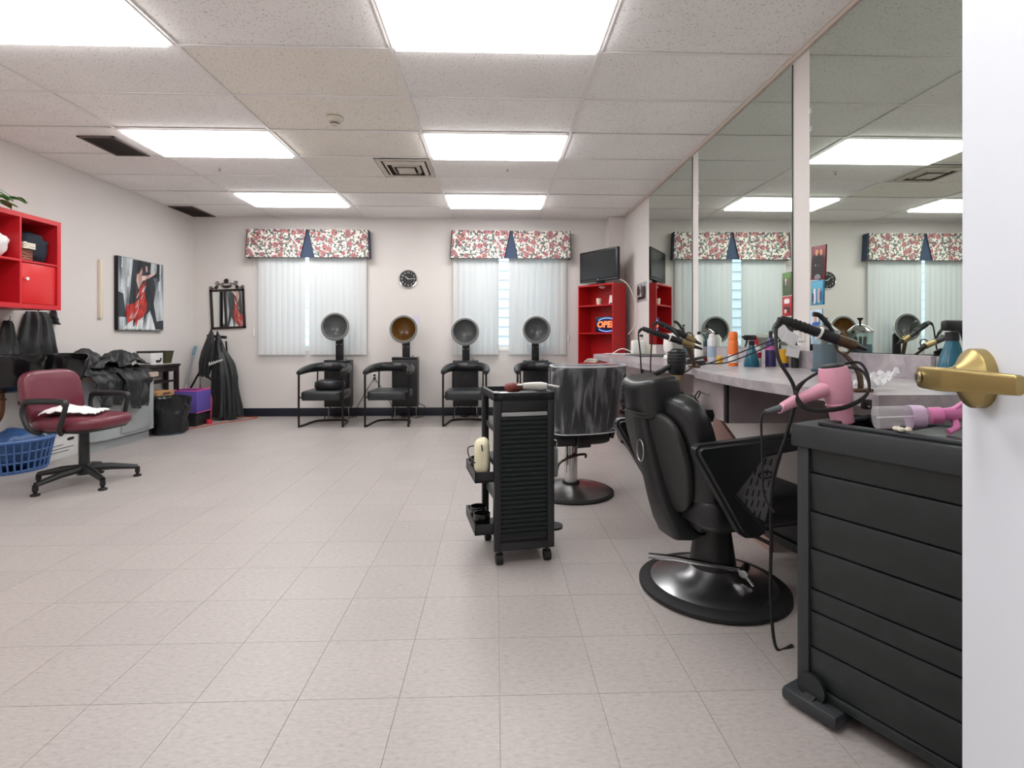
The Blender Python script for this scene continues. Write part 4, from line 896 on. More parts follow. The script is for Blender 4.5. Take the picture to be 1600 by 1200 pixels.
photo('pinned_photo', 'photo of two dark-clad people on red, pinned on the mirror beside the wall strip', (XR - .008, 2.8, 1.415), .125, .185, [(.5, .4, .9, .75, '#241c22', .6), (.4, .78, .2, .2, '#d99a72', 1), (.7, .78, .2, .2, '#d8946c', 1), (.35, .42, .2, .22, '#e8e2df', .8), (.6, .4, .35, .14, '#d79a70', .8), (.5, .1, .5, .18, '#8b8c90', .6)], '#7a2430', 'photo', tilt=R(3))
photo('pinned_photo', 'bright blue photo of small figures under the red pinned photo', (XR - .008, 2.805, 1.275), .11, .135, [(.5, .8, .9, .3, '#5fb4cf', .5), (.3, .4, .2, .7, '#dfe4ea', .8), (.65, .42, .22, .7, '#c9a9a4', .8), (.8, .35, .2, .4, '#324a7c', .6), (.2, .3, .2, .4, '#31415e', .6)], '#3d8fb4', 'photo', tilt=R(1))
photo('pinned_photo', 'photo of a figure in a blue shirt low on the mirror by the wall strip', (XR - .008, 2.808, 1.06), .105, .19, [(.5, .42, .75, .45, '#2f5ab0', .7), (.45, .75, .25, .24, '#d49c7c', 1), (.45, .86, .28, .1, '#2a2220', .9), (.8, .6, .12, .5, '#4d6a55', .6)], '#b9d0e4', 'photo', tilt=R(-2))
photo('pinned_photo', 'green outdoor snapshot pinned at the edge of the middle mirror', (XR - .008, 3.1, 1.352), .1, .14, [(.5, .35, .8, .6, '#50604a', .6), (.4, .5, .2, .5, '#e0d8d4', .8), (.7, .45, .25, .55, '#8d5f5a', .8), (.5, .85, .9, .25, '#6e9a58', .5)], '#57724a', 'photo')
photo('pinned_photo', 'red and white patterned card pinned under the green snapshot', (XR - .008, 3.1, 1.226), .1, .12, [(.5, .75, .6, .25, '#f0e6e4', .5), (.5, .4, .7, .12, '#3c2424', .5), (.35, .25, .2, .2, '#eadfdc', .8), (.7, .25, .2, .2, '#201a1a', .8)], '#b8343a', 'card')

# ------------------------------------------------------------------ counter
def lam():
    m = bpy.data.materials.new('marbled grey laminate'); m.use_nodes = True; nt = m.node_tree; N = nt.nodes; L = nt.links; b = N['Principled BSDF']
    g = N.new('ShaderNodeNewGeometry'); n = N.new('ShaderNodeTexNoise'); n.inputs['Scale'].default_value = 9; n.inputs['Detail'].default_value = 8; n.inputs['Roughness'].default_value = .65; n.inputs['Distortion'].default_value = .8
    L.new(g.outputs['Position'], n.inputs['Vector']); r = ramp(nt, [(.3, '#8b8489'), (.5, '#a39b9f'), (.7, '#bcb5b7')]); L.new(n.outputs[0], r.inputs[0]); L.new(r.outputs[0], b.inputs['Base Color'])
    b.inputs['Roughness'].default_value = .32; return m
LAM = lam(); PALE = mat('pale pink-grey laminate', '#c2b6b8', .45, var=.05, vscale=14); DKGAP = mat('dark gap', '#3a3538', .5)
t = thing('salon_counter', 'long grey marbled salon counter with wavy front edge under the mirrors', 'counter', (0, 0, 0))
fr = spline([(1.2, 5.62, 0), (1.07, 5.58, 0), (1.01, 5.2, 0), (.985, 4.6, 0), (.985, 4.09, 0), (1.0, 3.56, 0), (1.04, 3.2, 0), (1.13, 3.03, 0), (1.13, 2.93, 0), (1.075, 2.75, 0), (1.056, 2.514, 0), (1.048, 2.226, 0), (1.06, 2.027, 0), (1.085, 1.859, 0), (1.135, 1.612, 0)], 6)
poly = [(1.783, 5.62)] + [(p.x, p.y) for p in fr] + [(1.158, 1.53), (1.783, 1.53)]
MB().prism(poly, .04, Matrix.Translation((0, 0, .88))).build('worktop', LAM, t, angle=25)
MB().span((1.76, 2.04, .92), (1.7765, 5.62, 1.02), .002).build('backsplash', LAM, t, smooth=False)
for y in (1.72, 5.5): MB().span((1.3, y, 0), (1.77, y + .03, .88)).build('end_panel', PALE, t, smooth=False)
MB().prism([(3.3, .63), (2.99, .488), (2.6, .31), (2.6, 0), (3.3, 0)][::-1], .02, Matrix(((0, 0, 1, 1.4), (1, 0, 0, 0), (0, 1, 0, 0), (0, 0, 0, 1)))).build('brace_panel', mat('pink wood panel', '#b08d84', .6), t, smooth=False)
for y0, y1, lb in ((2.71, 3.17, 0), (4.3, 4.82, 1)):
    c_ = MB().span((1.24, y0, .64), (1.775, y1, .88)).build('hanging_cabinet', PALE, t, smooth=False)
    d = MB().span((1.222, y0 + .03, .645), (1.24, y1 - .004, .868), .002).build('drawer_front', PALE, c_)
    MB().span((1.226, y0 + .002, .64), (1.24, y0 + .028, .872)).build('gap_shade_strip', DKGAP, c_, smooth=False)  # dark strip put in as the shaded gap at the drawer corner
    MB().tube([(1.222, (y0 + y1) / 2 - .03, .77), (1.2, (y0 + y1) / 2 - .03, .77), (1.2, (y0 + y1) / 2 + .05, .77), (1.222, (y0 + y1) / 2 + .05, .77)], .004, 6).build('drawer_handle', chrome, c_)
t = thing('storage_chest', 'black drawer chest tucked under the far end of the counter', 'chest', (1.53, 5.13, 0))
MB().span((-.25, -.3, .05), (.22, .3, .82), .01).build('body', black_plastic, t)
for k in range(4): d = MB().span((-.262, -.28, .08 + .18 * k), (-.25, .28, .24 + .18 * k), .004).build('drawer', black_gloss, t); MB().tube([(-.262, -.06, .2 + .18 * k), (-.275, -.06, .2 + .18 * k), (-.275, .06, .2 + .18 * k), (-.262, .06, .2 + .18 * k)], .004, 6).build('pull', chrome, d)
for x in (-.2, .18):
    for y in (-.25, .25): MB().cyl((x, y, 0), (x, y, .05), .02, n=12).build('foot', rubber, t)
# black bag hanging on the counter drawer
t = thing('hanging_bag', 'black cloth bag hanging from the counter drawer handle', 'bag', (1.2, 2.98, .775))
def fn(u, v):
    a = 2 * PI * u; r = (.03 + .085 * math.sin(min(1, v * 1.15) * PI * .62)) * (1 + .25 * nz(math.cos(a) * 2, math.sin(a) * 2, v * 3) + .12 * math.sin(6 * a))
    return (r * .42 * math.cos(a) - .058, r * 1.15 * math.sin(a), -.02 - .22 * v)
MB().sheet(fn, 40, 14, .004).build('cloth', black_cloth, t, angle=70); MB().tube(spline([(-.03, -.02, -.03), (-.012, -.01, .004), (-.012, .02, .004), (-.03, .03, -.03)], 5), .004, 6).build('strap', black_cloth, t)

# ------------------------------------------------------------------ bottles and small things on the counter
CZ = .92
def bottle(name, label, x, y, prof, m, caps=(), cat='bottle', group='hair products on the counter', band=None):
    t = thing(name, label, cat, (x, y, CZ), 0, group)
    MB().lathe([(0, 0)] + prof, 22).build('body', m, t)
    for nm, pr, mm in caps: MB().lathe(pr, 18).build(nm, mm, t)
    if band: MB().lathe([(band[0] + .0006, band[1]), (band[0] + .0006, band[2])], 22).build('label_band', band[3], t)
    return t
orange = mat('orange plastic', '#e8722b', .35); purple_b = mat('dark purple plastic', '#33305e', .3); yellow = mat('yellow plastic', '#e0a928', .4); pinkl = mat('pink print', '#c26aa8', .5)
bottle('aerosol_can', 'tall orange spray can beside the teal spray bottle', 1.47, 3.16, [(.029, 0), (.029, .15), (.024, .16), (0, .16)], orange, [('cap', [(.026, .155), (.027, .2), (.02, .212), (0, .212)], orange)], 'can', band=(.029, .02, .07, mat('white print', '#dddddb')))
def trigger_bottle(name, label, x, y, body_m, head_m, s=1., rz=0., fluid=None):
    t = thing(name, label, 'spray bottle', (x, y, CZ), rz, 'trigger spray bottles')
    MB().lathe([(0, 0), (.042 * s, 0), (.043 * s, .02 * s), (.03 * s, .08 * s), (.018 * s, .12 * s), (.014 * s, .135 * s), (0, .135 * s)], 22).build('body', body_m, t)
    MB().lathe([(0, .13 * s), (.017 * s, .13 * s), (.017 * s, .155 * s), (0, .158 * s)], 16).build('collar', head_m, t)
    h = MB().box((-.012 * s, 0, .175 * s), (.09 * s, .022 * s, .032 * s), .008 * s).build('spray_head', head_m, t)
    MB().tube(spline([(-.035 * s, 0, .165 * s), (-.04 * s, 0, .145 * s), (-.05 * s, 0, .12 * s)], 4), .006 * s, 8).build('trigger', head_m, h)
    MB().cyl((-.056 * s, 0, .178 * s), (-.07 * s, 0, .178 * s), .008 * s, n=10).build('nozzle', head_m, h)
    return t
teal = mat('teal plastic', '#1c5f74', .2)
trigger_bottle('spray_bottle', 'small teal spray bottle with black trigger in front of the orange can', 1.535, 3.06, teal, black_plastic, 1.0, R(20))
bottle('product_bottle', 'white bottle with red cap between the teal sprayer and the purple bottle', 1.60, 3.13, [(.029, 0), (.029, .11), (.02, .13), (0, .13)], white_plastic, [('cap', [(.013, .125), (.014, .16), (.01, .178), (0, .18)], mat('red plastic', '#c8283a'))], band=(.029, .05, .085, mat('red plastic', '#c8283a')))
bottle('product_bottle', 'dark purple bottle with pink print beside the yellow tube', 1.662, 3.08, [(.03, 0), (.03, .13), (.022, .16), (.012, .175), (0, .175)], purple_b, [('pump', [(.01, .172), (.011, .2), (.008, .215), (0, .216)], black_plastic)], band=(.03, .10, .125, pinkl))
t = bottle('product_tube', 'yellow tube standing on its dark cap beside the purple bottle', 1.712, 3.02, [(.022, 0), (.022, .025), (.023, .025), (.026, .1), (.026, .105), (0, .105)], yellow, [('cap', [(0, -.0), (.0235, 0), (.0235, .024), (0, .024)], purple_b)], 'tube')
bottle('product_bottle', 'slim black bottle between the yellow tube and the wall strip', 1.73, 2.94, [(.02, 0), (.02, .12), (.01, .14), (.01, .16), (0, .16)], black_plastic)
bottle('aerosol_can', 'silver-white aerosol can beside the flat iron', 1.395, 3.3, [(.027, 0), (.027, .16), (.02, .175), (0, .175)], mat('silver white', '#c8ccd0', .3, metal=.2), [('cap', [(.018, .17), (.019, .19), (.01, .2), (0, .2)], white_plastic)], 'can', band=(.027, .05, .12, mat('pale blue print', '#9fb3c8', .5)))
bottle('product_bottle', 'small amber orange bottle beside the silver-white can', 1.5, 3.42, [(.018, 0), (.018, .045), (.008, .055), (0, .055)], yellow)
bottle('product_bottle', 'white bottle with black side beside the far disinfectant jar', 1.70, 4.28, [(.035, 0), (.035, .17), (.015, .2), (0, .2)], white_plastic, [('cap', [(.014, .195), (.014, .225), (0, .226)], black_plastic)])
bottle('product_bottle', 'green bottle next to the far disinfectant jar', 1.64, 4.84, [(.035, 0), (.035, .13), (.012, .16), (0, .16)], mat('green plastic', '#57b85c', .35), [('cap', [(.012, .155), (.013, .19), (0, .19)], white_plastic)])
jar_glass = clear_mat('jar glass', '#eef6f6', .07); fluid_m = clear_mat('blue disinfectant', '#4f93ad', .25, .1, '#3f8aa6')
def jar(x, y, label, s=1.):
    t = thing('disinfectant_jar', label, 'jar', (x, y, CZ), 0, 'comb disinfectant jars')
    MB().lathe([(0, 0), (.056 * s, 0), (.056 * s, .2 * s), (.053 * s, .205 * s), (.053 * s, .008), (0, .008)], 28).build('glass', jar_glass, t)
    MB().lathe([(0, .01), (.051 * s, .01), (.051 * s, .14 * s), (0, .14 * s)], 24).build('fluid', fluid_m, t)
    MB().lathe([(.058 * s, .2 * s), (.058 * s, .21 * s), (.03 * s, .235 * s), (.012 * s, .243 * s), (0, .243 * s)], 28).build('lid', chrome, t)
    MB().lathe([(.005, .24 * s), (.005, .26 * s), (.014, .272 * s), (.014, .276 * s), (0, .277 * s)], 14).build('knob', black_plastic, t)
    for k in range(3): MB().box((-.015 + .014 * k, .008 * (k - 1), .1 * s), (.003, .022, .16 * s), .001, ry=.06 * (k - 1)).build('comb', black_plastic if k else mat('tortoise comb', '#6b3020', .4), t)
    MB().lathe([(0, 0), (.062 * s, 0), (.062 * s, .012), (.056 * s, .014)], 24).build('foot', mat('dark teal base', '#20424e', .3), t)
jar(1.685, 2.6, 'glass disinfectant jar of blue fluid behind the near curling iron'); jar(1.67, 4.55, 'glass disinfectant jar of blue fluid beside the green bottle', 1.05)
trigger_bottle('spray_bottle', 'large teal spray bottle with black head at the counter end by the door handle', 1.685, 1.86, teal, black_plastic, 1.25, R(190))
# white fan heater
t = thing('fan_heater', 'white round desk fan with grille box on the counter', 'fan', (1.4, 4.05, CZ), R(-60))
MB().pill((0, 0, .02), (.14, .12, .04), .4, .8).build('base', white_plastic, t); MB().pill((0, 0, .12), (.1, .17, .18), .7, .8).build('housing', white_plastic, t)
for k in range(9): MB().span((.04, -.06, .06 + .014 * k), (.056, .06, .065 + .014 * k)).build('grille_slat', mat('grey plastic', '#9a9c9c', .5), t, smooth=False)
# router and tray
tag(MB().span((-.2, -.28, 0), (.2, .28, .008), .003).build('desk_mat', mat('dark grey mat', '#4b4648', .7), loc=(1.52, 4.95, CZ)), 'thin dark grey mat lying on the far end of the counter', 'mat')
t = thing('modem', 'white upright modem box with cables on the far counter end', 'modem', (1.47, 5.28, CZ)); MB().box((0, 0, .075), (.15, .07, .15), .02, 3).build('housing', white_plastic, t); MB().box((.1, .02, .05), (.06, .08, .1), .008).build('adapter', mat('cream plastic', '#ddd5c6'), t)
MB().tube(spline([(-.06, .03, .03), (-.15, .1, .06), (-.24, .14, .01), (-.3, .1, .006), (-.2, .02, .006)], 6), .004, 6).build('cable', white_plastic, t)
tag(MB().sheet(lambda u, v: ((u - .5) * .3, (v - .5) * .2, .004 + .012 * abs(nz(u * 4, v * 4))), 12, 10, .003).build('paper_sheets', mat('white paper', '#e9e7e6'), loc=(1.3, 5.42, CZ)), 'loose white papers on the far end of the counter', 'paper')
# outlets
def outlet(y, z, label, plug=True):
    t = thing('wall_outlet', label, 'outlet', (XR, y, z)); MB().span((-.006, -.037, -.058), (0, .037, .058), .002).build('cover_plate', white_plastic, t)
    for dz in (-.022, .022): MB().span((-.0072, -.016, dz - .014), (-.006, .016, dz + .014)).build('socket', mat('cream plastic', '#ddd5c6'), t, smooth=False)
    if plug: MB().box((-.026, 0, .02), (.04, .03, .028), .006).build('plug', black_plastic, t)
    return t
outlet(2.965, 1.13, 'white outlet with black plug on the wall strip between mirrors'); outlet(6.2, 1.1, 'white outlet with dark adapter between print and counter')
t = thing('power_lead', 'pair of black leads with white paper tags running from the wall strip outlet', 'cable', (0, 0, 0))  # appliance cords running from the wall strip outlet across the counter
for k in (0, 1): MB().tube(spline([(XR - .05, 2.965, 1.15), (1.62, 2.9, 1.1 - .02 * k), (1.48, 2.92, 1.04 - .03 * k), (1.35, 2.98, .98 - .03 * k), (1.25, 3.06, .935 + .004 * k), (1.17, 3.06, .925)], 8), .004, 6).build('cord', rubber, t)
for k, (dx, dz, a) in enumerate(((0, 0, .5), (.02, -.07, .2), (-.03, .03, .9))):
    MB().box((1.665 + dx, 2.87 + .012 * k, 1.09 + dz), (.075, .002, .07), ry=a).build('paper_tag', mat('white paper', '#e9e7e6'), t, smooth=False)
# flat iron
t = thing('flat_iron', 'black flat iron with red tip lying on the counter', 'hair straightener', (1.2, 3.22, CZ), R(38))
MB().box((.1, 0, .016), (.22, .028, .02), .006).build('arm', black_plastic, t); MB().box((.12, 0, .04), (.2, .028, .018), .006, ry=R(-6)).build('arm', black_plastic, t); MB().box((.245, 0, .03), (.05, .03, .03), .008).build('red_tip', mat('dark red plastic', '#8e2234', .35), t)
MB().tube(spline([(0, 0, .02), (-.03, .02, .03), (-.05, .06, .012), (-.02, .1, .006), (.05, .12, .006)], 6), .004, 6).build('cord', rubber, t)

# appliance holders with irons and dryers
bronze = mat('brown holder metal', '#5d4a38', .35, metal=.5); copper = mat('gold barrel', '#a08c62', .3, metal=.8)
def between(p, q, k): return Vector(p) + (Vector(q) - Vector(p)) * k
def curling_iron(p, q, label, ring_white=True, barrel=bronze):
    """p = cord end of the handle, q = tip"""
    t = thing('curling_iron', label, 'curling iron', p, 0, 'curling irons'); d = Vector(q) - Vector(p); o = Vector((0, 0, 0)); B = lambda k: o + d * k
    MB().tube([B(0), B(.06), B(.42), B(.45)], [.011, .014, .016, .014], 14).build('handle', black_plastic, t)
    for k in range(5): MB().tube([B(.1 + .05 * k), B(.115 + .05 * k)], .0165, 14).build('grip_ring', rubber, t)
    MB().tube([B(.45), B(.47)], .021, 16).build('guard_ring', white_plastic if ring_white else black_plastic, t)
    MB().tube([B(.47), B(.66)], .018, 16).build('collar', black_plastic, t)
    MB().tube([B(.66), B(.86)], .017, 16).build('barrel', barrel, t)
    MB().tube([B(.86), B(.97), B(1)], [.011, .007, .004], 12).build('cool_tip', black_plastic, t)
    up = Vector((0, 0, 1)); MB().tube(spline([B(.62) + up * .016, B(.56) + up * .035, B(.46) + up * .055, B(.38) + up * .052], 5), [.006] * 5 + [.008] * 11, 8).build('clamp_lever', black_plastic, t)
    return t
def holder(x, y, tops, label, lean=(0, 0)):
    t = thing('appliance_holder', label, 'holder', (x, y, CZ))
    MB().box((0, 0, .006), (.06, .04, .012), .003).build('clamp_plate', bronze, t)
    for tp in tops:
        q = Vector(tp) - Vector((x, y, CZ))
        MB().loft([sring(between((0, 0, .01), q, k) + Vector((lean[0], lean[1], 0)) * math.sin(PI * k), (1, .3, 0), (-.3, 1, 0), .011, .004, .5, 8) for k in (0, .2, .4, .6, .8, 1)]).build('arm', bronze, t)
        MB().tube([q + Vector((.026 * math.cos(a_), .008 * math.sin(a_), .024 + .026 * math.sin(a_))) for a_ in [2 * PI * k / 16 for k in range(16)]], .004, 6, closed=True).build('holder_ring', bronze, t)
    return t
holder(1.17, 1.625, [(1.095, 1.6, 1.045)], 'brown metal appliance holder clamped at the near counter edge', (.02, 0))
t = curling_iron((.912, 1.63, 1.154), (1.155, 1.575, 1.055), 'black curling iron with white guard ring, raised on the near holder')
MB().tube(spline([Vector(p) - Vector((.912, 1.63, 1.154)) for p in ((.912, 1.63, 1.154), (.893, 1.622, 1.12), (.877, 1.58, 1.03), (.918, 1.56, .929), (.905, 1.58, .8), (.89, 1.62, .68), (.92, 1.7, .55), (.94, 1.74, .38), (.95, 1.76, .2), (.98, 1.78, .012), (1.05, 1.8, .006))], 8), .0055, 8).build('cord', rubber, t)
MB().tube([(0, 0, 0), (-.02, -.008, -.03)], [.01, .006], 10).build('strain_relief', rubber, t)
# pink dryer
pink = mat('pink plastic', '#dd9fb4', .3)
t = thing('hair_dryer', 'pale pink hair dryer hooked at the near counter edge', 'hair dryer', (1.015, 1.53, .996), 0)
ax = Vector((.026, -.004, -.15)).normalized(); o = Vector((0, 0, .012))
a1 = ax.orthogonal().normalized(); a2 = ax.cross(a1)
MB().loft([sring(o + ax * q, a1, a2, r, r, 1, 24) for q, r in ((0, .028), (.004, .038), (.03, .044), (.07, .043), (.1, .037), (.12, .034), (.172, .03), (.174, .026))]).build('barrel', pink, t)
MB().loft([sring(o + ax * q, a1, a2, r, r, 1, 24) for q, r in ((-.006, .022), (-.004, .032), (.005, .034))]).build('intake_grille', black_plastic, t)
MB().loft([sring(o + ax * q, a1, a2, r, r, 1, 24) for q, r in ((.112, .0365), (.114, .0375), (.118, .0365))]).build('nozzle_seam', pink, t)
hp = [Vector((-.02, 0, -.055)), Vector((-.08, -.01, -.075)), Vector((-.14, -.02, -.095)), Vector((-.175, -.028, -.11))]
MB().loft([sring(p, (0, 1, 0), (.3, 0, 1), r, r * 1.1, .8, 16) for p, r in zip(hp, (.026, .019, .018, .015))]).build('handle', pink, t)
MB().tube([hp[3], hp[3] + Vector((-.05, -.006, -.01))], [.011, .006], 10).build('strain_relief', mat('grey rubber', '#55575b', .6), t)
MB().tube(spline([hp[3] + Vector((-.05, -.006, -.01)), hp[3] + Vector((-.06, -.006, -.03)), hp[3] + Vector((-.055, 0, -.12)), hp[3] + Vector((-.05, 0, -.25)), hp[3] + Vector((-.03, -.02, -.3))], 6), .0036, 8).build('cord', rubber, t)
lp = MB()
for k in range(2): lp.tube(spline([Vector((-.13, -.03, -.06 - .02 * k)), Vector((-.1, -.05, -.11 - .004 * k)), Vector((.0, -.06, -.1 - .006 * k)), Vector((.09, -.03, -.06)), Vector((.1, .02, .0 + .02 * k)), Vector((.03, .06, -.0)), Vector((-.06, .03, -.03))], 6, closed=True), .0042, 6)
lp.build('wound_cord', rubber, t)
MB().box((.09, -.02, -.1), (.024, .02, .03), .004).build('plug', black_plastic, t)
for k in (-1, 1): MB().box((.09 + .005 * k, -.032, -.105), (.006, .014, .004)).build('prong', chrome, t, smooth=False)
tag(MB().sheet(lambda u, v: ((u - .5) * .11 + .01 * nz(v * 5, 3), (v - .5) * .1, .004 + .05 * abs(nz(u * 3 + 1, v * 3)) + .05 * u * u + .012 * abs(nz(u * 11, v * 11))), 22, 18, .002).build('plastic_wrap', clear_mat('crinkled clear film', '#ffffff', .35, .15, '#e8e8ea', .3), loc=(1.25, 1.68, CZ), angle=75), 'crinkled clear plastic wrapper on the near counter edge', 'wrapper')
# far irons and black dryer
holder(1.16, 2.99, [(1.09, 2.9, 1.035), (1.13, 2.99, 1.075)], 'brown metal appliance holder at the notch of the counter edge')
IR1 = curling_iron((.834, 2.925, 1.148), (1.159, 2.864, 1.029), 'black and gold curling iron with white ring on the far holder', True, copper)
IR2 = curling_iron((.955, 3.03, 1.187), (1.195, 2.97, 1.055), 'black curling iron without white ring on the far holder', False, copper)
for pts, t in (([(.834, 2.925, 1.148), (.815, 2.93, 1.12), (.826, 2.93, 1.0), (.836, 2.93, .86), (.9, 2.98, .5), (1.1, 3.1, .2), (1.3, 3.2, .012)], IR1), ([(.955, 3.03, 1.187), (.93, 3.03, 1.17), (.918, 3.02, 1.05), (.91, 3.0, .85), (.98, 3.02, .5), (1.15, 3.2, .15), (1.35, 3.3, .012)], IR2)):
    p0 = Vector(pts[0])
    MB().tube(spline([Vector(p) - p0 for p in pts], 8), .0045, 6).build('cord', rubber, t); MB().tube([(0, 0, 0), Vector(pts[1]) - p0], [.009, .005], 8).build('strain_relief', rubber, t)
t = thing('hair_dryer', 'black hair dryer resting nozzle-down in a tan sleeve at the counter notch', 'hair dryer', (1.01, 2.86, .81), 0)
MB().lathe([(0, .225), (.025, .223), (.042, .21), (.05, .18), (.05, .14), (.046, .1), (.036, .078), (0, .078)], 24).build('barrel', black_plastic, t)
for k in range(4): MB().lathe([(.051 - .001 * k, .15 + .016 * k), (.0525 - .001 * k, .154 + .016 * k), (.051 - .001 * k, .158 + .016 * k)], 24).build('vent_ring', rubber, t)
MB().lathe([(.02, 0), (.036, .09), (.033, .09), (.018, 0)], 20).build('holder_sleeve', mat('tan sleeve', '#a98a68', .5), t)
MB().loft([sring(p, (0, 1, 0), (.4, 0, 1), r, r, .8, 14) for p, r in (((-.03, 0, .13), .024), ((-.1, -.02, .095), .02), ((-.165, -.04, .075), .014))]).build('handle', black_plastic, t)
MB().tube(spline([(-.165, -.04, .075), (-.19, -.045, .05), (-.19, -.04, -.1), (-.1, 0, -.3)], 6), .0045, 6).build('cord', rubber, t)
MB().tube([(.034, 0, .085), (.1, .08, .1), (.125, .1, .112)], .005, 8).build('holder_arm', bronze, t)

# ------------------------------------------------------------------ barber chair
t = thing('barber_chair', 'reclining black barber chair with headrest and round chrome base', 'chair', (.95, 2.24, 0), R(13))
MB().lathe([(0, 0), (.3, 0), (.312, .01), (.312, .022), (.295, .034), (.262, .038), (.262, .03), (0, .03)], 56).build('base_ring', rubber, t)
MB().lathe([(.266, .036), (.24, .048), (.18, .062), (.12, .08), (.09, .11), (0, .11)], 56).build('base_dome', mat('polished steel', '#b2b3b5', .3, metal=1), t)
MB().lathe([(.098, .085), (.096, .12), (.068, .31), (.062, .33), (0, .33)], 32).build('column', black_plastic, t)
pl = MB().tube([(.06, -.12, .12), (-.2, -.02, .16), (-.3, .02, .165)], .0115, 10).build('pump_lever', chrome, t)
MB().cyl((.045, -.14, .115), (.09, -.1, .125), .018, n=12).build('lever_pivot', chrome, pl); MB().tube([(.06, -.12, .115), (.08, -.16, .07)], .008, 8).build('lever_pin', chrome, pl)
MB().span((-.17, -.16, .31), (.2, .16, .345), .01).build('seat_frame', black_metal, t)
MB().tube([(-.02, -.12, .32), (.04, -.2, .3), (.09, -.25, .275)], .008, 8).build('tilt_lever', black_metal, t)
MB().pill((.07, 0, .405), (.56, .53, .14), .35, .3, 36, 14).build('seat', black_vinyl, t)
MB().pill((.07, 0, .36), (.52, .5, .06), .3, .3, 32, 8).build('seat_base', black_plastic, t)
# backrest: cushion and outer shell, reclined
b = MB().pill((0, 0, 0), (.13, .54, .52), .45, .55, 40, 22)
for i, v in enumerate(b.v): b.v[i] = Vector((v.x + .3 * v.y * v.y, v.y * (1 - .12 * max(0, -v.z - .05) / .2), v.z))
Mb = Matrix.Translation((-.205, 0, .615)) @ rotm(0, R(-16)); b.v = [Mb @ v for v in b.v]; bk = b.build('backrest', black_vinyl, t)
b = MB().pill((0, 0, 0), (.05, .44, .44), .5, .5, 32, 16)
for i, v in enumerate(b.v): b.v[i] = Vector((v.x + .3 * v.y * v.y, v.y * (1 - .25 * max(0, -v.z) / .2), v.z))
Mb = Matrix.Translation((-.275, 0, .585)) @ rotm(0, R(-16)); b.v = [Mb @ v for v in b.v]; b.build('back_shell', mat('dull black shell', '#2b2c2c', .5), t)
sp = [(-.15, .262, .085, .05), (-.2, .27, .088, .055), (-.235, .33, .085, .05), (-.275, .42, .07, .042), (-.315, .55, .06, .036), (-.345, .68, .058, .034), (-.365, .78, .056, .034)]
sh = MB().loft([sring((x + .025, 0, z), (0, 1, 0), (.9, 0, .25), wy, tx, .45, 24) for x, z, wy, tx in sp]).build('spine', black_plastic, t)
MB().tube([(-.35 + .003 * math.cos(a), .034 * math.cos(a), .62 + .045 * math.sin(a)) for a in [2 * PI * k / 24 for k in range(24)]], .003, 6, closed=True).build('spine_ring', brushed, sh)
b = MB().pill((0, 0, 0), (.17, .25, .16), .35, .45, 32, 16)
for i, v in enumerate(b.v): b.v[i] = Vector((v.x + 1.2 * v.y * v.y, v.y, v.z + 1.4 * (v.y * v.y) * (1 if v.z > 0 else .2) - .012))
Mb = Matrix.Translation((-.31, 0, .855)) @ rotm(0, R(-8)); b.v = [Mb @ v for v in b.v]; hr = b.build('headrest', black_vinyl, t)
MB().tube([(-.31 + .09 * math.cos(a), .118 * math.sin(a), .785) for a in [2 * PI * k / 28 for k in range(28)]], .004, 6, closed=True).build('headrest_seam', rubber, hr)
for s in (-1, 1):
    y = s * .315
    out = [(-.31, .69), (-.295, .705), (.1, .725), (.22, .73), (.23, .70), (.22, .67), (.06, .655), (-.015, .645), (-.14, .515), (-.015, .385), (-.012, .36), (-.05, .345), (-.1, .35), (-.125, .37), (-.31, .67)]
    M_ = Matrix(((1, 0, 0, 0), (0, 0, 1, y - .03), (0, 1, 0, 0), (0, 0, 0, 1)))
    bmx = bmesh.new(); vs = [bmx.verts.new((p[0], p[1], 0)) for p in out]; f = bmx.faces.new(vs)
    ex = bmesh.ops.extrude_face_region(bmx, geom=[f]); bmesh.ops.translate(bmx, verts=[v for v in ex['geom'] if isinstance(v, bmesh.types.BMVert)], vec=(0, 0, .06))
    bmesh.ops.bevel(bmx, geom=[e for e in bmx.edges if len(e.link_faces) == 2 and abs(e.calc_face_angle(0)) > .8 and abs(e.verts[0].co.z - e.verts[1].co.z) < 1e-5], offset=.014, segments=3, affect='EDGES')
    ar = MB().bm(bmx, M_).build('armrest', black_vinyl, t, angle=50)
    gp = MB().prism([(-.015, .645), (.075, .652), (-.005, .40), (-.06, .43), (-.14, .515)][::-1], .006, Matrix(((1, 0, 0, 0), (0, 0, 1, y + (.0 if s > 0 else -.006)), (0, 1, 0, 0), (0, 0, 0, 1)))).build('side_grille', mat('grey steel plate', '#7d7f80', .35, metal=.6), ar, smooth=False)
    for r_i in range(4):
        for k in range(6):
            z = .63 - .038 * k - .004 * r_i; x0 = -.03 + .026 * r_i - .018 * k + (.014 if k > 3 else 0)
            if -.13 + max(0, .5 - z) * .9 < x0 < .06 - (.645 - z) * .3: MB().box((x0, y + s * .007 if s > 0 else y - .007, z), (.005, .003, .026), .001, ry=.3).build('slot', black_plastic, ar)
    if s < 0: MB().tube([(-.0 + .034 * math.cos(a), y - .008, .575 + .012 * math.sin(a)) for a in [2 * PI * k / 20 for k in range(20)]], .003, 6, closed=True).build('maker_badge', black_gloss, ar)
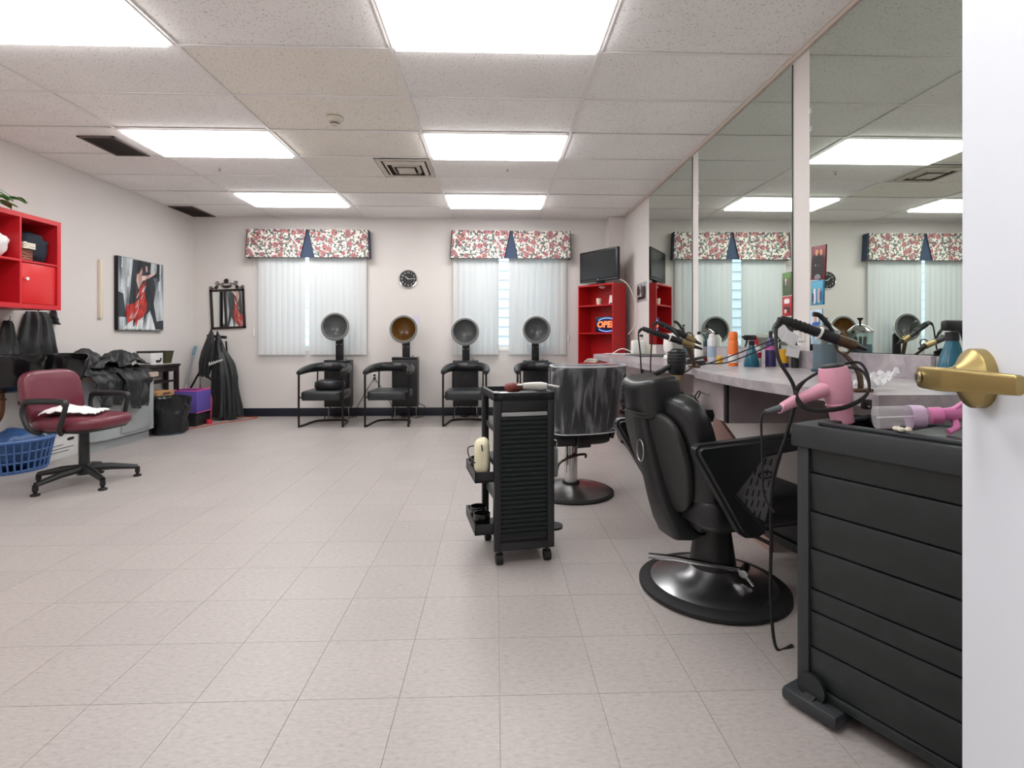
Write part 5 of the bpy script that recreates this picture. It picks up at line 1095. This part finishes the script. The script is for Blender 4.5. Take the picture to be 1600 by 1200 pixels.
# leg and foot rest
MB().loft([sring((x, 0, z), (0, 1, 0), (.5, 0, .5), .2, .025, .4, 20) for x, z in ((.33, .36), (.38, .28), (.45, .16))]).build('leg_rest', black_plastic, t)
MB().loft([sring((x, 0, z), (0, 1, 0), (-.5, 0, .9), .2, .03, .4, 20) for x, z in ((.43, .13), (.5, .14), (.6, .17))]).build('footrest', black_plastic, t)
for s in (-1, 1): MB().tube([(.3, s * .15, .33), (.4, s * .17, .2), (.46, s * .17, .14)], .012, 8).build('footrest_strut', black_metal, t)

# ------------------------------------------------------------------ styling chair with plastic cover
t = thing('styling_chair', 'black styling chair with clear plastic cover over its back', 'chair', (.535, 3.66, 0), R(107))
MB().lathe([(0, 0), (.292, 0), (.3, .006), (.3, .016), (.288, .024), (0, .024)], 48).build('base_ring', rubber, t)
MB().lathe([(.292, .02), (.24, .036), (.14, .055), (.07, .068), (0, .068)], 48).build('base_dome', brushed, t)
MB().lathe([(.062, .06), (.062, .078), (0, .078)], 24).build('collar', rubber, t)
MB().lathe([(.047, .07), (.047, .36), (0, .36)], 28).build('column', chrome, t); MB().cyl((-.03, .05, .2), (-.03, .05, .36), .01, n=10).build('guide_rod', chrome, t)
MB().tube(spline([(0, .11, .13), (-.03, .1, .22), (-.06, .0, .27), (-.06, -.08, .275), (-.05, -.09, .25)], 6), .009, 8).build('pump_lever', mat('brown bronze', '#5e4c44', .3, metal=.7), t)
MB().pill((.06, 0, .42), (.5, .5, .13), .35, .35, 32, 12).build('seat', black_vinyl, t); MB().span((-.19, -.05, .35), (.1, .05, .37), .005).build('seat_bracket', black_metal, t)
MB().box((-.2, 0, .42), (.03, .1, .13), .008).build('back_bracket', black_metal, t)
def backshape(th, w_, h_, e2):
    b = MB().pill((0, 0, 0), (th, w_, h_), .4, e2, 40, 20)
    for i, v in enumerate(b.v): b.v[i] = Vector((v.x + .35 * v.y * v.y, v.y * (1 + .1 * v.z / (h_ / 2)), v.z))
    M_ = Matrix.Translation((-.26, 0, .68)) @ rotm(0, R(-7)); b.v = [M_ @ v for v in b.v]; return b
backshape(.08, .48, .46, .35).build('backrest', black_vinyl, t)
film = clear_mat('clear plastic cover', '#f6f6f8', .03, .08, '#e9ebed', .2)
def cov(u, v):
    a = 2 * PI * u; pw = lambda q, e: math.copysign(abs(q) ** e, q); z = .245 - .46 * v
    wr = 1 + .03 * nz(math.cos(a) * 3, math.sin(a) * 3, v * 4) + .015 * math.sin(9 * a + 4 * v) * v
    fl = (1 + .1 * z / .23); x = (.05 + .012 * v) * pw(math.cos(a), .5) * wr; y = (.253 + .01 * nz(v * 6, 2)) * pw(math.sin(a), .5) * fl * wr * (1 if v > .06 else .9 + 1.6 * v)
    if v < .02: x *= .5
    return Matrix.Translation((-.26, 0, .68)) @ rotm(0, R(-7)) @ Vector((x + .35 * y * y, y, z))
MB().sheet(cov, 72, 26, .0012).build('plastic_cover', film, t, angle=80)
hem = clear_mat('milky film edge', '#ffffff', .45, .15, '#e8eaec')
for v0 in (.03, .995):
    MB().tube([cov(k / 72, v0) for k in range(72)], .006 if v0 < .5 else .004, 6, closed=True).build('cover_hem', hem, t)
for s in (-1, 1):
    y = s * .27
    MB().tube(spline([(-.16, y * .85, .4), (-.14, y, .5), (-.12, y, .6), (0, y, .635), (.2, y, .63)], 6), .018, 8).build('armrest', black_plastic, t)

# ------------------------------------------------------------------ roll-front trolley
t = thing('salon_trolley', 'black rolling salon trolley with ribbed shutter front and side trays', 'trolley', (-.005, 2.47, 0), R(11)); TW, TD = .3, .37
for x in (0, TW - .035):
    for y in (0, TD - .035): MB().span((x, y, .07), (x + .035, y + .035, .79), .004).build('post', black_plastic, t)
MB().span((.03, .0, .07), (TW - .03, TD, .11), .004).build('bottom_panel', black_plastic, t)
MB().span((.035, .0, .74), (TW - .035, .02, .82), .004).build('front_rail', black_plastic, t)
ft = MB()
ft.span((0, 0, .79), (TW, TD, .805)).span((0, 0, .79), (.016, TD, .828)).span((TW - .016, 0, .79), (TW, TD, .828)).span((0, 0, .79), (TW, .016, .828)).span((0, TD - .016, .79), (TW, TD, .828))
ft.build('top_tray', black_plastic, t, smooth=False)
MB().box((.02, .05, .825), (.03, .06, .012), .004).build('tray_corner', mat('grey plastic', '#9a9c9c'), t)
n = 26; z0, z1 = .13, .715; st = (z1 - z0) / n; src = None
slat_m = mat('ribbed black shutter', '#15201f', .4)
for k in range(n):
    z = z0 + st * (k + .5)
    if src is None:
        src = MB().add([(.036, .012, -st / 2), (TW - .036, .012, -st / 2), (TW - .036, .004, st * .3), (.036, .004, st * .3), (TW - .036, .012, st * .48), (.036, .012, st * .48)], [[0, 1, 2, 3], [3, 2, 4, 5], [0, 3, 5], [1, 4, 2], [0, 5, 4, 1]]).build('shutter_slat', slat_m, t, smooth=False); src.location = (0, 0, z)
    else: piece(src, (0, 0, z), t)
MB().span((.036, .003, .715), (TW - .036, .014, .735), .003).build('shutter_handle', mat('grey plastic', '#9a9c9c'), t)
MB().span((.035, .016, .11), (TW - .035, .02, .74)).build('inner_panel', black_metal, t, smooth=False)
for z in (.28, .45, .62): MB().span((.02, .03, z), (TW - .02, TD - .03, z + .03), .004).build('drawer', mat('charcoal plastic', '#34373a', .45), t)
for z in (.15, .4):
    tr = MB(); tr.span((-.09, .02, z), (.0, TD - .04, z + .012)).span((-.09, .02, z), (-.082, TD - .04, z + .05)).span((-.09, .02, z), (.0, .028, z + .05)).span((-.09, TD - .048, z), (0, TD - .04, z + .05)); q = tr.build('side_tray', black_plastic, t, smooth=False)
    for y in (.09, .2): MB().lathe([(.034, .03), (.04, .05), (.042, .1), (.039, .1), (.036, .05), (.03, .03)], 18, c=(-.045, y, z - .016)).build('cup_ring', black_gloss if z < .3 else black_plastic, q)
MB().lathe([(0, 0), (.05, 0), (.05, .012), (0, .012)], 20, c=(TW + .01, .06, .145)).build('side_disc', black_plastic, t)
for x in (.03, TW - .03):
    for y in (.03, TD - .03):
        c_ = MB().cyl((x, y, .05), (x, y, .075), .01, n=10).build('caster', black_metal, t); MB().cyl((x - .016, y, .027), (x + .016, y, .027), .027, n=18).build('wheel', rubber, c_)
CT, ST_ = math.cos(R(11)), math.sin(R(11))
def tw(x, y, z): return (-.005 + x * CT - y * ST_, 2.47 + x * ST_ + y * CT, z)
t = thing('cream_pouch', 'cream zip pouch standing in the trolley side tray', 'pouch', tw(-.047, .08, .43)); lum = MB().pill((0, 0, .085), (.075, .09, .17), .5, .6, 20, 12)
for i, v in enumerate(lum.v): lum.v[i] = v * (1 + .08 * nz(v.x * 20, v.y * 20, v.z * 20))
lum.build('body', mat('cream vinyl', '#d9d3b4', .5), t); MB().tube(spline([(-.036, -.02, .14), (-.065, -.02, .13), (-.06, -.03, .09), (-.03, -.04, .06)], 5), .003, 6).build('cord', black_plastic, t); MB().tube([(0, -.046, .15), (.004, -.05, .12)], .003, 6).build('zip_pull', black_plastic, t)
t = thing('hair_brush', 'dark red round hair brush on the trolley top', 'brush', tw(.14, .2, .806), R(20))
MB().pill((0, 0, .03), (.1, .055, .05), .8, .8, 20, 10).build('brush_head', mat('dark red bristle', '#6d2a22', .5, bump=.6, bscale=120), t); MB().tube([(.04, 0, .03), (.1, -.01, .028)], .01, 10).build('handle', black_plastic, t)
t = thing('hair_clipper', 'pale grey hair clipper with silver blade on the trolley top', 'clipper', tw(.235, .08, .829), R(-12))
MB().loft([sring((x, 0, .022), (0, 1, 0), (0, 0, 1), a, b_, .7, 16) for x, a, b_ in ((-.07, .02, .016), (-.03, .022, .02), (.02, .024, .022), (.05, .018, .016))]).build('housing', mat('pale grey plastic', '#b9b6b0', .35), t); MB().box((-.085, 0, .026), (.03, .04, .012), .002).build('blade', chrome, t)
for k in range(3): MB().box((.075 + .004 * k, .012 - .012 * k, .02 + .004 * k), (.06, .007, .005), .002, rz=-.15 * k, ry=.12).build('guard_tooth', white_plastic, t)
t = thing('comb_tray', 'small pale card with pink edge on the trolley top', 'card', tw(.075, .15, .806)); MB().box((0, 0, .004), (.09, .08, .006), .002).build('card', mat('pale pink card', '#c9b3b3', .6), t); MB().box((.0, .0, .009), (.05, .05, .004), .001).build('inset', white_plastic, t)
t = thing('hanging_clipper', 'grey clipper hanging from a chrome ring at the trolley side', 'clipper', tw(TW + .03, .1, .40)); MB().box((0, 0, .06), (.035, .03, .15), .008).build('housing', mat('mid grey plastic', '#84888a', .4), t); MB().tube([(.0 + .014 * math.cos(a), 0, .155 + .02 * math.sin(a)) for a in [2 * PI * k / 14 for k in range(14)]], .003, 6, closed=True).build('ring', chrome, t); MB().tube([(0, 0, .175), (-.03, 0, .18)], .003, 6).build('hook', chrome, t)

# ------------------------------------------------------------------ near planked cart
t = thing('planked_cart', 'tall black cart with wide planked side in front of the counter', 'cart', (.90, 1.52, 0), R(-61.9)); KL, KW = .5, .33
cart_m = mat('black wood-grain plastic', '#1d2324', .42, var=.2, vscale=18); cart_r = mat('charcoal rim plastic', '#2b2f32', .45, bump=.1, bscale=200)
for x in (0, KL - .035):
    for y in (0, KW - .035): MB().span((x, y, .05), (x + .035, y + .035, .775), .004).build('post', cart_r, t)
for i, (a, b_) in enumerate(((.70, .772), (.587, .697), (.478, .584), (.36, .475), (.296, .357), (.19, .293), (.083, .187), (.05, .08))):
    MB().box((KL / 2, .016, (a + b_) / 2), (KL - .06, .014, b_ - a), .004, rx=R(2)).build('plank', cart_m, t)
MB().span((.03, .022, .05), (KL - .03, .03, .77)).build('inner_panel', black_metal, t, smooth=False)
MB().span((.005, .03, .08), (.02, KW - .03, .775)).build('end_panel', cart_m, t, smooth=False); MB().span((KL - .02, .03, .08), (KL - .005, KW - .03, .775)).build('end_panel', cart_m, t, smooth=False)
MB().span((.03, KW - .03, .08), (KL - .03, KW - .015, .775)).build('back_panel', cart_m, t, smooth=False)
rm = MB(); rm.span((-.012, -.012, .772), (KL + .012, .035, .838), .004).span((-.012, KW - .035, .772), (KL + .012, KW + .012, .838), .004).span((-.012, .03, .772), (.05, KW - .03, .838), .004).span((KL - .04, .03, .772), (KL + .012, KW - .03, .838), .004); rm.build('top_rim', cart_r, t)
MB().span((.02, .02, .775), (KL - .02, KW - .02, .785)).build('tray_floor', black_metal, t, smooth=False)
il = MB(); il.span((.05, .02, .838), (KL - .1, .045, .848), .003).span((.05, KW - .045, .838), (KL - .1, KW - .02, .848), .003).span((.05, .045, .838), (.075, KW - .045, .848), .003); il.build('tray_lip', cart_r, t)
MB().span((.24, .04, .80), (.4, KW - .04, .842), .004).build('insert_tray', mat('charcoal plastic', '#34373a'), t)
for x in (.0, KL - .1):
    MB().span((x - .03, -.035, .012), (x + .13, KW + .035, .05), .012).build('foot_bar', cart_r, t)
    for y in (.0, KW - .02): MB().cyl((x + .03, y, .03), (x + .06, y, .03), .03, n=16).build('foot_wheel', rubber, t)
MB().lathe([(0, 0), (.04, 0), (.04, .012), (0, .012)], 20, Matrix.Translation((.045, .005, .075)) @ rotm(R(90))).build('foot_disc', cart_m, t)
# pink spray bottle lying on it
t = thing('spray_bottle', 'clear spray bottle with pink trigger head lying on the planked cart', 'spray bottle', (1.03, 1.36, .879), 0, 'trigger spray bottles')
d_ = Vector((1.16 - 1.023, 1.343 - 1.388, .012)).normalized(); s1 = Vector((d_.y, -d_.x, 0)).normalized(); s2 = d_.cross(s1)
pc = clear_mat('clear bottle', '#f4eef4', .22, .06); pkm = mat('translucent pink', '#d77fb0', .2)
MB().loft([sring(d_ * q, s1, s2, r, r, .7, 18) for q, r in ((-.012, .02), (-.008, .03), (.03, .03), (.08, .029), (.1, .026), (.118, .014))]).build('body', pc, t)
MB().loft([sring(d_ * q, s1, s2, r, r, .7, 18) for q, r in ((.068, .0302), (.1, .0275))], cap=False).build('label_wrap', mat('pale lilac label', '#cbb2cc', .4), t)
MB().loft([sring(d_ * q, s1, s2, r, r, 1, 18) for q, r in ((.112, .018), (.115, .022), (.14, .022), (.142, .016))]).build('collar', pkm, t)
hd = MB().loft([sring(d_ * q + s2 * -.004, s1, s2, .012, r, .7, 14) for q, r in ((.14, .014), (.16, .016), (.19, .02), (.205, .012))]).build('spray_head', pkm, t)
MB().loft([sring(d_ * .165 + Vector((0, 0, .012)) + Vector((.012 * k, -.004 * k, .012 * k)), s1, d_, .01, .01 - .002 * k, .7, 12) for k in (0, 1, 2)]).build('nozzle', pkm, hd)
MB().tube(spline([d_ * .17 + Vector((0, 0, -.01)), d_ * .165 + Vector((.0, -.012, -.03)), d_ * .14 + Vector((0, -.022, -.04))], 5), .008, 8).build('trigger', pkm, hd)
MB().tube([d_ * -.005, d_ * .13], .0025, 6).build('dip_tube', white_plastic, t)
t = thing('hair_clip', 'small cream flower hair clip on the planked cart tray', 'hair clip', (1.055, 1.31, .849)); 
for k in range(5): MB().pill((.013 * math.cos(k * 1.257), .013 * math.sin(k * 1.257), .008), (.018, .018, .012), .9, .9, 12, 8).build('petal', mat('cream plastic', '#ddd5c6'), t)
MB().pill((0, 0, .012), (.014, .014, .012), .9, .9, 12, 8).build('centre', black_plastic, t)

# ------------------------------------------------------------------ the open door with lever
FE = Vector((.727, .785, 0)); hd_ = Vector((-.3235, -.9462, 0)); nn_ = Vector((-.9462, .3235, 0))     # free edge, direction to the hinge, face normal
ang = math.atan2(hd_.y, hd_.x)
door = struct(MB().span((0, 0, .012), (.905, .044, 2.06), .001).build('door_1', mat('pale blue-white door paint', '#dfe3ea', .5, bump=.02, bscale=60)), 'pale white door standing open into the room with a brass lever', 'door')
door.location = FE; door.rotation_euler = (0, 0, ang)
# door local: x towards hinge, local +y = rotate x by 90 deg
ly = Vector((-math.sin(ang), math.cos(ang), 0)); sgn = 1 if ly.dot(nn_) > 0 else -1
if sgn > 0: door.location = FE - ly * .044
face_y = .044 if sgn > 0 else 0.
brass = mat('satin brass', '#a28f5f', .36, metal=1)
def dl(x, y, z): return Vector((x, face_y + sgn * y, z))
LZ = 1.034; LX = .053
MX = Matrix(((1, 0, 0, LX), (0, 0, sgn, face_y), (0, 1, 0, LZ), (0, 0, 0, 1)))
lv = MB().lathe([(0, 0), (.0435, 0), (.0435, .013), (.0415, .0155), (.024, .026), (.017, .033), (.0145, .042), (.0145, .052), (0, .052)], 48, MX).build('lever_rose', brass, door, angle=25)
def sec(x, y, h, tx, ty):   # vertical band section at plan point (x,y), thickness direction (tx,ty)
    c = dl(LX + x, y, LZ); tv = Vector((tx, sgn * ty, 0)).normalized()
    return sring(c, tv, (0, 0, 1), .0065, h / 2, .35, 20)
MB().loft([sec(-.016, .068, .024, .05, 1), sec(-.012, .069, .031, .05, 1), sec(0, .070, .033, .1, 1), sec(.036, .064, .034, .15, 1), sec(.044, .060, .034, .3, 1), sec(.052, .055, .033, .42, 1), sec(.09, .037, .029, .42, 1), sec(.125, .021, .026, .42, 1), sec(.127, .02, .022, .42, 1)]).build('lever_handle', brass, lv)
MB().lathe([(0, 0), (.0145, 0), (.0145, .022), (0, .022)], 24, MX @ Matrix.Translation((0, 0, .046))).build('lever_hub', brass, lv)
MB().lathe([(0, .0), (.0085, 0), (.0085, .003), (0, .003)], 20, MX @ Matrix.Translation((-.002, 0, .0765))).build('key_cylinder', mat('pale brass', '#d8cdb0', .25, metal=1), lv)
MB().box(dl(LX - .002, .0797, LZ), (.002, .001, .008)).build('key_slot', black_plastic, lv, smooth=False)
for z in (.25, 1.05, 1.85): MB().cyl((.905, face_y - sgn * .02, z - .05), (.905, face_y - sgn * .02, z + .05), .008, n=10).build('hinge', brass, door)
fr_m = mat('door frame paint', '#d9d6d2', .5)
struct(MB().span((-.5, YN - .12, 0), (-.46, YN + .012, 2.1)).span((.46, YN - .12, 0), (.5, YN + .012, 2.1)).span((-.5, YN - .12, 2.07), (.5, YN + .012, 2.1)).build('trim_2', fr_m, smooth=False), 'painted frame around the open doorway', 'trim')
